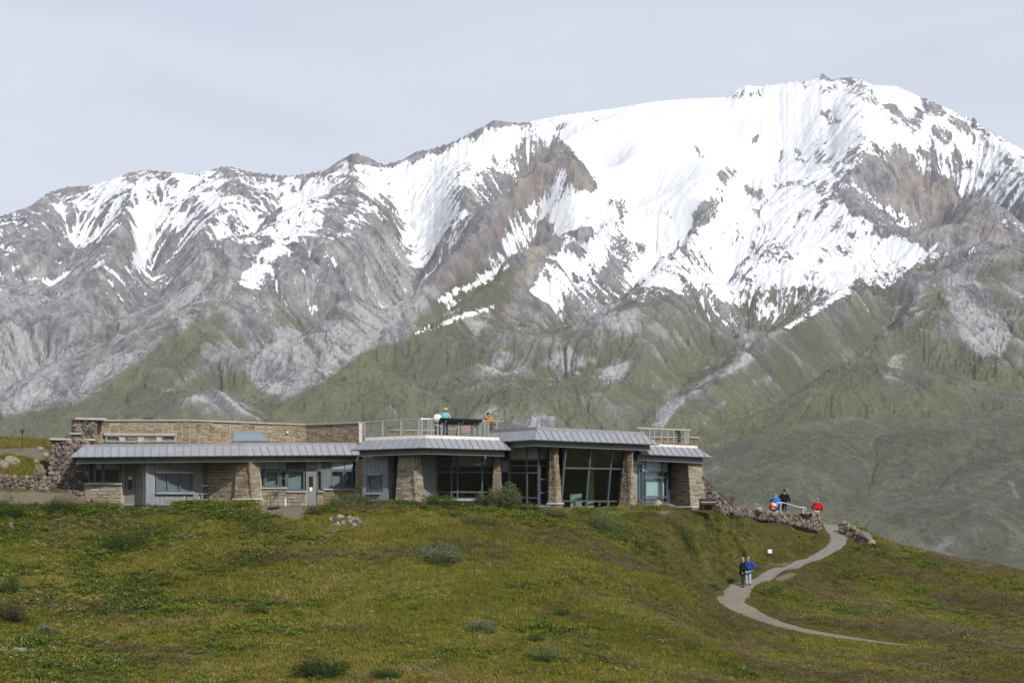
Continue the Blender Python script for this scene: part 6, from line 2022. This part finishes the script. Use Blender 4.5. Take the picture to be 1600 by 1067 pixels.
def shrub(label, px, py, wpx, hpx, kind, n=900, leaf=.085, Y=None, depth=.7, name='willow_shrub', seed=None, cat='shrub'):
    p = hit(px, py) if Y is None else P(px, py, Y)
    s = p[1] / F
    rx, rz = wpx * s / 2, hpx * s * 1.3 + .08
    ry = max(.3, rx * depth)
    if Y is not None:
        top_ = p[2] + hpx * s
        p = np.array((p[0], p[1], ground(p[0], p[1])))
        rz = max(.25, (top_ - p[2]) * 1.25)
    r = np.random.default_rng(int(px * 7 + py) if seed is None else seed)
    m = max(5, int(6 + wpx / 6))                                       # several rounded clumps of unequal size
    cl = []
    for _ in range(m):
        a, d = r.uniform(0, 2 * math.pi), math.sqrt(r.uniform(0, 1)) * .75
        hh = (1 - .55 * d * d) * r.uniform(.55, 1.0)
        cl.append((math.cos(a) * d * rx, math.sin(a) * d * ry, hh * rz, r.uniform(.22, .42)))
    o = thing(name, label, cat, loc=(p[0], p[1] + ry * .35, p[2] - .05))
    x0, y0 = p[0], p[1] + ry * .35
    vv, ff, tint = [], [], []
    n = int(n * 1.7)
    for i in range(n):
        cx, cy, ch, cr = cl[r.integers(m)]
        v = r.normal(0, 1, 3); v /= np.linalg.norm(v)
        rad_ = r.uniform(.25, 1.0) ** .5
        x, y = cx + v[0] * rad_ * cr * rx * 1.15, cy + v[1] * rad_ * cr * ry * 1.15
        z = max(.01, ch * .62 + v[2] * rad_ * ch * .42)
        if r.random() < .25:
            z *= r.uniform(.1, .8)
        z += float(ground(x0 + x, y0 + y)) - (p[2] - .05) if Y is None else 0
        L = leaf * r.uniform(.6, 1.4)
        az, el = r.uniform(0, 2 * math.pi), r.uniform(-.5, 1.1)
        d = np.array((math.cos(az) * math.cos(el), math.sin(az) * math.cos(el), math.sin(el)))
        w = np.cross(d, r.normal(0, 1, 3)); w /= np.linalg.norm(w)
        c = np.array((x, y, z)); b = len(vv)
        vv += [c, c + d * L * .5 + w * L * .22, c + d * L, c + d * L * .5 - w * L * .22]
        ff.append((b, b + 1, b + 2, b + 3))
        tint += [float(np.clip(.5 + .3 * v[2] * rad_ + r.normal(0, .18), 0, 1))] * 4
    me = new_mesh('foliage', vv, ff)
    float_attr(me, 'tint', np.array(tint))
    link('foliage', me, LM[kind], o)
    g = MB()
    for cx, cy, ch, cr in cl[:9]:
        g.tube([(cx * .15, cy * .15, -.05), (cx * .6, cy * .6, ch * .4), (cx, cy, ch * .85)], [.022, .015, .006], 4)
    link('branches', g.mesh('branches'), M_STEM, o)
    return o
shrub('tall grey-green willow bush in front of the middle of the building', 788, 806, 64, 50, 'willow', 5200, .085, Y=118.2)
shrub('lower left shoulder of willow beside the tallest grey-green bush', 752, 804, 40, 34, 'willow', 1800, .08, Y=118.4)
shrub('bushy dark green willow under the curtain wall right of the big block pillar', 686, 804, 62, 36, 'green', 3200, .08, Y=118.0)
shrub('dark green shrub at the foot of the big block pillar', 638, 804, 58, 25, 'green', 2200, .075, Y=117.8)
shrub('mixed green and brown shrub in front of the grey sided wall', 585, 802, 60, 22, 'brown', 1700, .07, Y=117.8)
shrub('spreading shrub in front of the stone pier beside the glazed door', 535, 800, 68, 31, 'willow', 2600, .075, Y=118.2)
shrub('green shrub filling in between the bushes below the curtain wall', 722, 805, 40, 24, 'dark', 1300, .075, Y=117.6)
shrub('low green shrub at the right edge of the gravel terrace', 492, 806, 46, 14, 'green', 1000, .07)
shrub('grey-green low willow below the tall window left side', 872, 812, 56, 17, 'willow', 1500, .07)
shrub('grey-green low willow mat running down from below the tall window', 950, 832, 84, 22, 'willow', 2300, .07)
shrub('dark green willow mat farther right on the slope below the building', 1070, 850, 58, 17, 'green', 1400, .07)
shrub('low dark willow patch below the tall willow bush', 752, 824, 74, 13, 'green', 1300, .065)
shrub('silvery willow mat alone in the middle of the upper slope', 683, 882, 92, 26, 'silver', 2600, .075)
shrub('silvery low willow patch in the lower middle of the slope', 752, 990, 64, 17, 'silver', 1300, .07)
shrub('small green willow patch just right of the silvery one low down', 838, 1003, 44, 11, 'green', 700, .065)
shrub('wide dull green willow mat near the bottom right of centre', 850, 1035, 78, 19, 'willow', 1700, .065)
shrub('thick dark green shrub at the bottom edge left of centre', 500, 1062, 96, 30, 'dark', 3200, .075)
shrub('green shrub at the bottom edge right of the thick dark one', 600, 1064, 60, 18, 'green', 1300, .07)
shrub('small silver leaved plant at lower left', 73, 993, 36, 13, 'silver', 650, .07)
shrub('dark brown bush at the left edge low down', 14, 974, 56, 32, 'brown', 2200, .07)
shrub('green shrub at the left edge halfway down the slope', 16, 928, 48, 24, 'green', 1300, .07)
shrub('bright green shrub at far left below the retaining wall', 14, 814, 62, 32, 'green', 2600, .075)
shrub('low green shrub below the right end of the retaining wall', 92, 806, 70, 24, 'dark', 2000, .07)
shrub('wide dark shrub patch high on the left slope', 196, 862, 86, 26, 'dark', 2200, .07)
shrub('green leafy shrub in front of the picnic table', 300, 803, 66, 22, 'green', 2300, .075, Y=117.6)
shrub('yellow-green leafy shrub below the battered stone pillar', 366, 803, 74, 22, 'yellow', 2400, .075, Y=117.5)
shrub('small green shrub below the grey siding left of the picnic table', 246, 804, 50, 15, 'green', 1200, .07, Y=117.3)
shrub('brownish herb patch in front of the lower sill wall at left', 160, 803, 66, 15, 'brown', 1300, .06, Y=117.3)
shrub('narrow green willow strip left of the middle of the slope', 400, 960, 50, 13, 'green', 850, .07)
shrub('tiny dark shrub beside the white square board', 1160, 868, 28, 10, 'dark', 420, .06)
shrub('small silver shrub beside the path left of the couple', 1118, 922, 22, 9, 'silver', 380, .06)
shrub('green herb patch on the rise left of the terrace wall', 1145, 812, 46, 11, 'green', 800, .065)
shrub('small green willow low on the right centre slope', 880, 962, 36, 9, 'green', 500, .06)
shrub('dull shrub patch on the slope below the end pillar', 1010, 812, 60, 12, 'yellow', 1000, .06)
shrub('low dark plants at the foot of the tallest stone pillar', 915, 806, 44, 10, 'green', 700, .06)
shrub('dark green shrub under the windows left of the glazed door', 428, 806, 30, 12, 'dark', 800, .065, Y=117.4)
shrub('leafy green shrub hugging the small window of the grey sided wall', 560, 800, 44, 26, 'green', 1700, .075, Y=118.3)
shrub('grey-green willow in front of the left edge of the big block pillar', 612, 803, 44, 24, 'willow', 1700, .075, Y=117.9)
shrub('rounded green willow right of the tall grey-green bush', 824, 806, 44, 22, 'green', 1700, .075, Y=118.3)
shrub('low brownish shrub below the white ledge of the bay window', 848, 806, 40, 13, 'brown', 900, .06, Y=118.9)
shrub('low green shrub between the two tallest tapered pillars', 940, 808, 50, 12, 'willow', 1000, .06, Y=120.6)
shrub('low yellow-green shrub below the pale green windows', 1020, 806, 56, 12, 'yellow', 1100, .06, Y=122.6)
shrub('dark leafy shrub below the gap between wall end and sill wall', 120, 802, 50, 18, 'green', 1500, .07, Y=117.3)
shrub('dark shrub under the door at the left end of the building', 205, 804, 44, 11, 'dark', 900, .065, Y=117.3)
rf = np.random.default_rng(5)
fw = thing('fireweed', 'pink flowering fireweed in front of the lower sill wall', 'flower', loc=tuple(P(145, 792, 117.8)))
g = MB(); pk = MB()
for k in range(16):
    x, y, h_ = rf.uniform(-.5, .5), rf.uniform(-.2, .2), rf.uniform(.35, .65)
    g.tube([(x, y, -.1), (x + .02, y, h_)], .006, 4)
    for j in range(5):
        pk.box((x + rf.uniform(-.03, .03), y + rf.uniform(-.03, .03), h_ - j * .045), (.035, .035, .03), rf.uniform(0, 3))
link('stem', g.mesh('stem'), LM['green'], fw)
link('blossom', pk.mesh('blossom'), simple('fireweed_pink', (.42, .12, .22), .8), fw)
# ------------------------------------------------------------------ turf: tufts of grass, broad-leaved herbs and heath spread over the hillside
def tuft_mesh(name, kind, seed):
    r = random.Random(seed)
    vs_, fs_ = [], []
    def blade(x, y, h, w, lean, az, droop):
        dx, dy = math.cos(az), math.sin(az)
        sx, sy = -dy * w / 2, dx * w / 2
        p0 = (x, y, -.03)
        p1 = (x + dx * lean * .45, y + dy * lean * .45, h * .62)
        p2 = (x + dx * lean, y + dy * lean, h - droop)
        b = len(vs_)
        vs_.extend([(p0[0] - sx, p0[1] - sy, p0[2]), (p0[0] + sx, p0[1] + sy, p0[2]), (p1[0] - sx * .8, p1[1] - sy * .8, p1[2]), (p1[0] + sx * .8, p1[1] + sy * .8, p1[2]), p2])
        fs_.extend([(b, b + 1, b + 3, b + 2), (b + 2, b + 3, b + 4)])
    def leaf(x, y, z, s, az, tilt):
        dx, dy = math.cos(az), math.sin(az)
        b = len(vs_)
        c, sn = math.cos(tilt), math.sin(tilt)
        L = lambda u, v: (x + dx * u * c - dy * v, y + dy * u * c + dx * v, z + u * sn)
        vs_.extend([L(0, 0), L(s * .5, s * .32), L(s, 0), L(s * .5, -s * .32)])
        fs_.append((b, b + 1, b + 2, b + 3))
    if kind == 'grass':
        for _ in range(30):
            a = r.uniform(0, 6.28); d = r.uniform(0, .2) ; h = r.uniform(.05, .17)
            blade(math.cos(a) * d, math.sin(a) * d, h, r.uniform(.011, .022), h * r.uniform(.2, .9), r.uniform(0, 6.28), h * r.uniform(0, .25))
    elif kind == 'herb':
        for _ in range(34):
            a = r.uniform(0, 6.28); d = r.uniform(0, .22)
            leaf(math.cos(a) * d, math.sin(a) * d, r.uniform(.02, .17), r.uniform(.04, .10), r.uniform(0, 6.28), r.uniform(-.3, .8))
    elif kind == 'heath':
        for _ in range(44):
            a = r.uniform(0, 6.28); d = r.uniform(0, .26) ; z = .11 * (1 - (d / .3) ** 2) + r.uniform(0, .03)
            leaf(math.cos(a) * d, math.sin(a) * d, z, r.uniform(.025, .05), r.uniform(0, 6.28), r.uniform(-.2, 1.2))
    elif kind == 'flower':
        for _ in range(5):
            a = r.uniform(0, 6.28); d = r.uniform(0, .12); h = r.uniform(.14, .22)
            for k in range(5):
                leaf(math.cos(a) * d, math.sin(a) * d, h, r.uniform(.03, .05), k * 1.256 + r.uniform(-.2, .2), r.uniform(0.1, .6))
    me = new_mesh(name, vs_, fs_)
    return me
def turf_material(name, stops, stops2, sat_noise=.2, trans=0.25):
    t = NT(name)
    oi = t.n.new('ShaderNodeObjectInfo')
    loc, rnd = oi.outputs['Location'], oi.outputs['Random']
    a, b = t.noise(loc, .13, 4, .6), t.noise(loc, .9, 4, .65)
    v = t.math('ADD', t.math('MULTIPLY', a, .55), t.math('MULTIPLY', b, .45))
    v = t.math('ADD', v, t.math('MULTIPLY', t.math('SUBTRACT', rnd, .5), .20))
    c = t.ramp(v, stops)
    c = t.mix(t.range(t.noise(loc, .07, 3, .5), .42, .62), c, t.ramp(v, stops2))
    rb = t.math('MULTIPLY', rnd, 7.31)
    rb = t.math('FRACT', rb)
    c = t.mix(t.math('MULTIPLY', rb, .35), c, t.mix(1.0, c, (.45, .45, .45), 'MULTIPLY'))
    t.set(color=c, rough=.75, spec=.2)
    tr = t.new('ShaderNodeBsdfTranslucent')
    t.l.new(c, tr.inputs['Color'])
    mx_ = t.new('ShaderNodeMixShader')
    mx_.inputs[0].default_value = trans
    t.l.new(t.bsdf.outputs[0], mx_.inputs[1])
    t.l.new(tr.outputs[0], mx_.inputs[2])
    t.l.new(mx_.outputs[0], t.n['Material Output'].inputs['Surface'])
    return t.m
M_GRASS = turf_material('grass_blades', [(.34, (0.205, 0.174, 0.037)), (.46, (0.244, 0.235, 0.031)), (.56, (0.298, 0.262, 0.055)), (.70, (0.437, 0.350, 0.136))],
                        [(.34, (0.152, 0.166, 0.027)), (.47, (0.212, 0.226, 0.027)), (.58, (0.285, 0.269, 0.043)), (.72, (0.398, 0.329, 0.105))])
M_HERB = turf_material('herb_leaves', [(.36, (0.096, 0.146, 0.028)), (.5, (0.161, 0.222, 0.031)), (.66, (0.296, 0.325, 0.038))], [(.36, (0.090, 0.139, 0.028)), (.55, (0.173, 0.236, 0.032)), (.7, (0.322, 0.347, 0.045))])
M_HEATH = turf_material('heath_leaves', [(.36, (0.133, 0.103, 0.054)), (.5, (0.210, 0.155, 0.081)), (.66, (0.350, 0.269, 0.175))], [(.36, (0.119, 0.107, 0.048)), (.55, (0.210, 0.162, 0.081)), (.7, (0.363, 0.283, 0.188))])
t = NT('flower_petals')
oi = t.n.new('ShaderNodeObjectInfo')
t.set(color=t.ramp(oi.outputs['Random'], [(.3, (.55, .50, .05)), (.6, (.55, .53, .22)), (.85, (.7, .68, .55))]), rough=.8)
M_FLOWER = t.m
def scatter(name, label, pts, scl, meshes, mat, up=None):
    """one object that spreads copies of a few small meshes over given points with geometry nodes"""
    coll = bpy.data.collections.new(name + '_kinds')
    for i, m in enumerate(meshes):
        m.materials.append(mat)
        coll.objects.link(bpy.data.objects.new(name + '_kind', m))
    n = len(pts)
    me = bpy.data.meshes.new(name)
    me.vertices.add(n)
    me.vertices.foreach_set('co', np.asarray(pts, dtype=np.float32).reshape(-1))
    float_attr(me, 'size', np.asarray(scl))
    float_attr(me, 'turn', RNG.uniform(0, 2 * math.pi, n))
    ia = me.attributes.new('pick', 'INT', 'POINT')
    ia.data.foreach_set('value', RNG.integers(0, len(meshes), n).astype(np.int32))
    o = link(name, me)
    o['kind'] = 'stuff'
    if label:
        o['label'] = label
    ng = bpy.data.node_groups.new(name, 'GeometryNodeTree')
    ng.interface.new_socket('Geometry', in_out='INPUT', socket_type='NodeSocketGeometry')
    ng.interface.new_socket('Geometry', in_out='OUTPUT', socket_type='NodeSocketGeometry')
    N, Lk = ng.nodes, ng.links
    gi, go = N.new('NodeGroupInput'), N.new('NodeGroupOutput')
    ci = N.new('GeometryNodeCollectionInfo')
    ci.inputs['Collection'].default_value = coll
    ci.inputs['Separate Children'].default_value = True
    iop = N.new('GeometryNodeInstanceOnPoints')
    iop.inputs['Pick Instance'].default_value = True
    def na(nm, typ):
        a = N.new('GeometryNodeInputNamedAttribute')
        a.data_type = typ
        a.inputs['Name'].default_value = nm
        return a.outputs['Attribute']
    cb = N.new('ShaderNodeCombineXYZ')
    Lk.new(na('turn', 'FLOAT'), cb.inputs['Z'])
    m2p = N.new('GeometryNodeMeshToPoints')
    Lk.new(gi.outputs[0], m2p.inputs['Mesh'])
    Lk.new(m2p.outputs['Points'], iop.inputs['Points'])
    Lk.new(ci.outputs[0], iop.inputs['Instance'])
    Lk.new(na('pick', 'INT'), iop.inputs['Instance Index'])
    Lk.new(cb.outputs[0], iop.inputs['Rotation'])
    Lk.new(na('size', 'FLOAT'), iop.inputs['Scale'])
    Lk.new(iop.outputs[0], go.inputs[0])
    md = o.modifiers.new('scatter', 'NODES')
    md.node_group = ng
    return o
def spread(n, x0, x1, y0, y1):
    x, y = RNG.uniform(x0, x1, n), RNG.uniform(y0, y1, n)
    px = x / y * F + CX
    k = (px > -60) & (px < 1660)
    x, y = x[k], y[k]
    keep_ = (path_dist(x, y) > -.16 + .34 * RNG.random(len(x))) & (bare_field(x, y) < .35 + .3 * RNG.random(len(x)))
    front = np.interp(x, [-28.3, -13, -8, -5, -1, 2, 3, 7, 10, 12.6], [119.6, 119.4, 119.4, 119.0, 120.8, 120.8, 121.3, 123.6, 125.6, 127.2])
    keep_ &= ~((y > front) & (x > -28.3) & (x < 12.6) & (y < 141)) & ~((y > 118.0) & (y < 119.5) & (x < -26))
    keep_ &= ~((x > 7.5) & (x < 21.4) & (y > np.maximum(125.0, 127.7 + (x - 13.2) * 1.15)) & (y < 143))
    return x[keep_], y[keep_]
def zed(x, y):
    return np.stack([x, y, bilin(gz, x, y)], 1)
x, y = spread(250000, -46, 64, 78, 148)
hf = fbm(x / 7, y / 5, 4, .6, seed=101)                                # heath in patches, more of it towards the right
right = sstep(-4, 22, x)
isheath = (hf + .35 * right - .02 + .30 * np.exp(-((x - 8) / 9) ** 2 - ((y - 112) / 7) ** 2)) > RNG.normal(.28, .16, len(x))
hb = fbm(x / 5 + 30, y / 4, 4, .6, seed=102) + .35 * (1 - sstep(-20, -6, x)) + .3 * (1 - sstep(2.0, 3.5, 117.5 - y))
isherb = (~isheath) & ~((y > 118.5) & (x < -28)) & (hb > RNG.normal(.36, .16, len(x)))
isgr = ~isheath & ~isherb
big = 1.0 + .5 * fbm(x / 3, y / 3, 3, seed=103)
P3 = zed(x, y)
sc_ = np.clip(RNG.normal(1.0, .25, len(x)) * big, .4, 2.0) * (.40 + .60 * sstep(.0, 1.5, path_dist(x, y)))
scatter('grass', 'short olive green tundra grass over the whole slope', P3[isgr], sc_[isgr] * 1.05, [tuft_mesh('grass_tuft', 'grass', s) for s in range(5)], M_GRASS)
scatter('ground_herbs', 'low broad-leaved green herbs among the grass', P3[isherb], sc_[isherb], [tuft_mesh('herb_tuft', 'herb', s) for s in range(20, 24)], M_HERB)
scatter('heath', 'brownish low heath in patches on the slope', P3[isheath], sc_[isheath] * 1.05, [tuft_mesh('heath_tuft', 'heath', s) for s in range(40, 44)], M_HEATH)
fx, fy = spread(14000, -42, 10, 80, 116)
k = fbm(fx / 6, fy / 6, 3, seed=120) + .55 * (1 - sstep(-26, -8, fx)) > RNG.normal(.55, .2, len(fx))
scatter('wild_flowers', 'small pale yellow wild flowers in the grass', zed(fx[k], fy[k]), RNG.uniform(.7, 1.3, k.sum()), [tuft_mesh('flower_head', 'flower', s) for s in range(60, 63)], M_FLOWER)
# brownish sod on the flat roofs
def roof_spread(n, quad, z):
    pts = []
    q = [Vector((*P(a, 0, b)[:2], 0)) for a, b in quad]
    for _ in range(n):
        u, v = random.random(), random.random()
        p = q[0].lerp(q[1], u).lerp(q[3].lerp(q[2], u), v)
        pts.append((p.x, p.y, z + .03))
    return pts
zC = min(p.z for p in stripC) - .02
zA = min(p.z for p in stripA) - .02
pts = roof_spread(1500, [(842, 122.4), (1000, 127.2), (995, 131), (800, 129)], zC) + roof_spread(260, [(298, 125.8), (325, 125.8), (322, 127), (296, 127)], zA) + roof_spread(400, [(150, 123), (540, 125), (540, 127), (150, 126)], zA)
scatter('roof_turf', 'brownish dry turf growing on the flat roofs', pts, RNG.uniform(.7, 1.25, len(pts)), [tuft_mesh('roof_tuft', 'heath' if s % 2 else 'grass', 90 + s) for s in range(4)], M_HEATH)
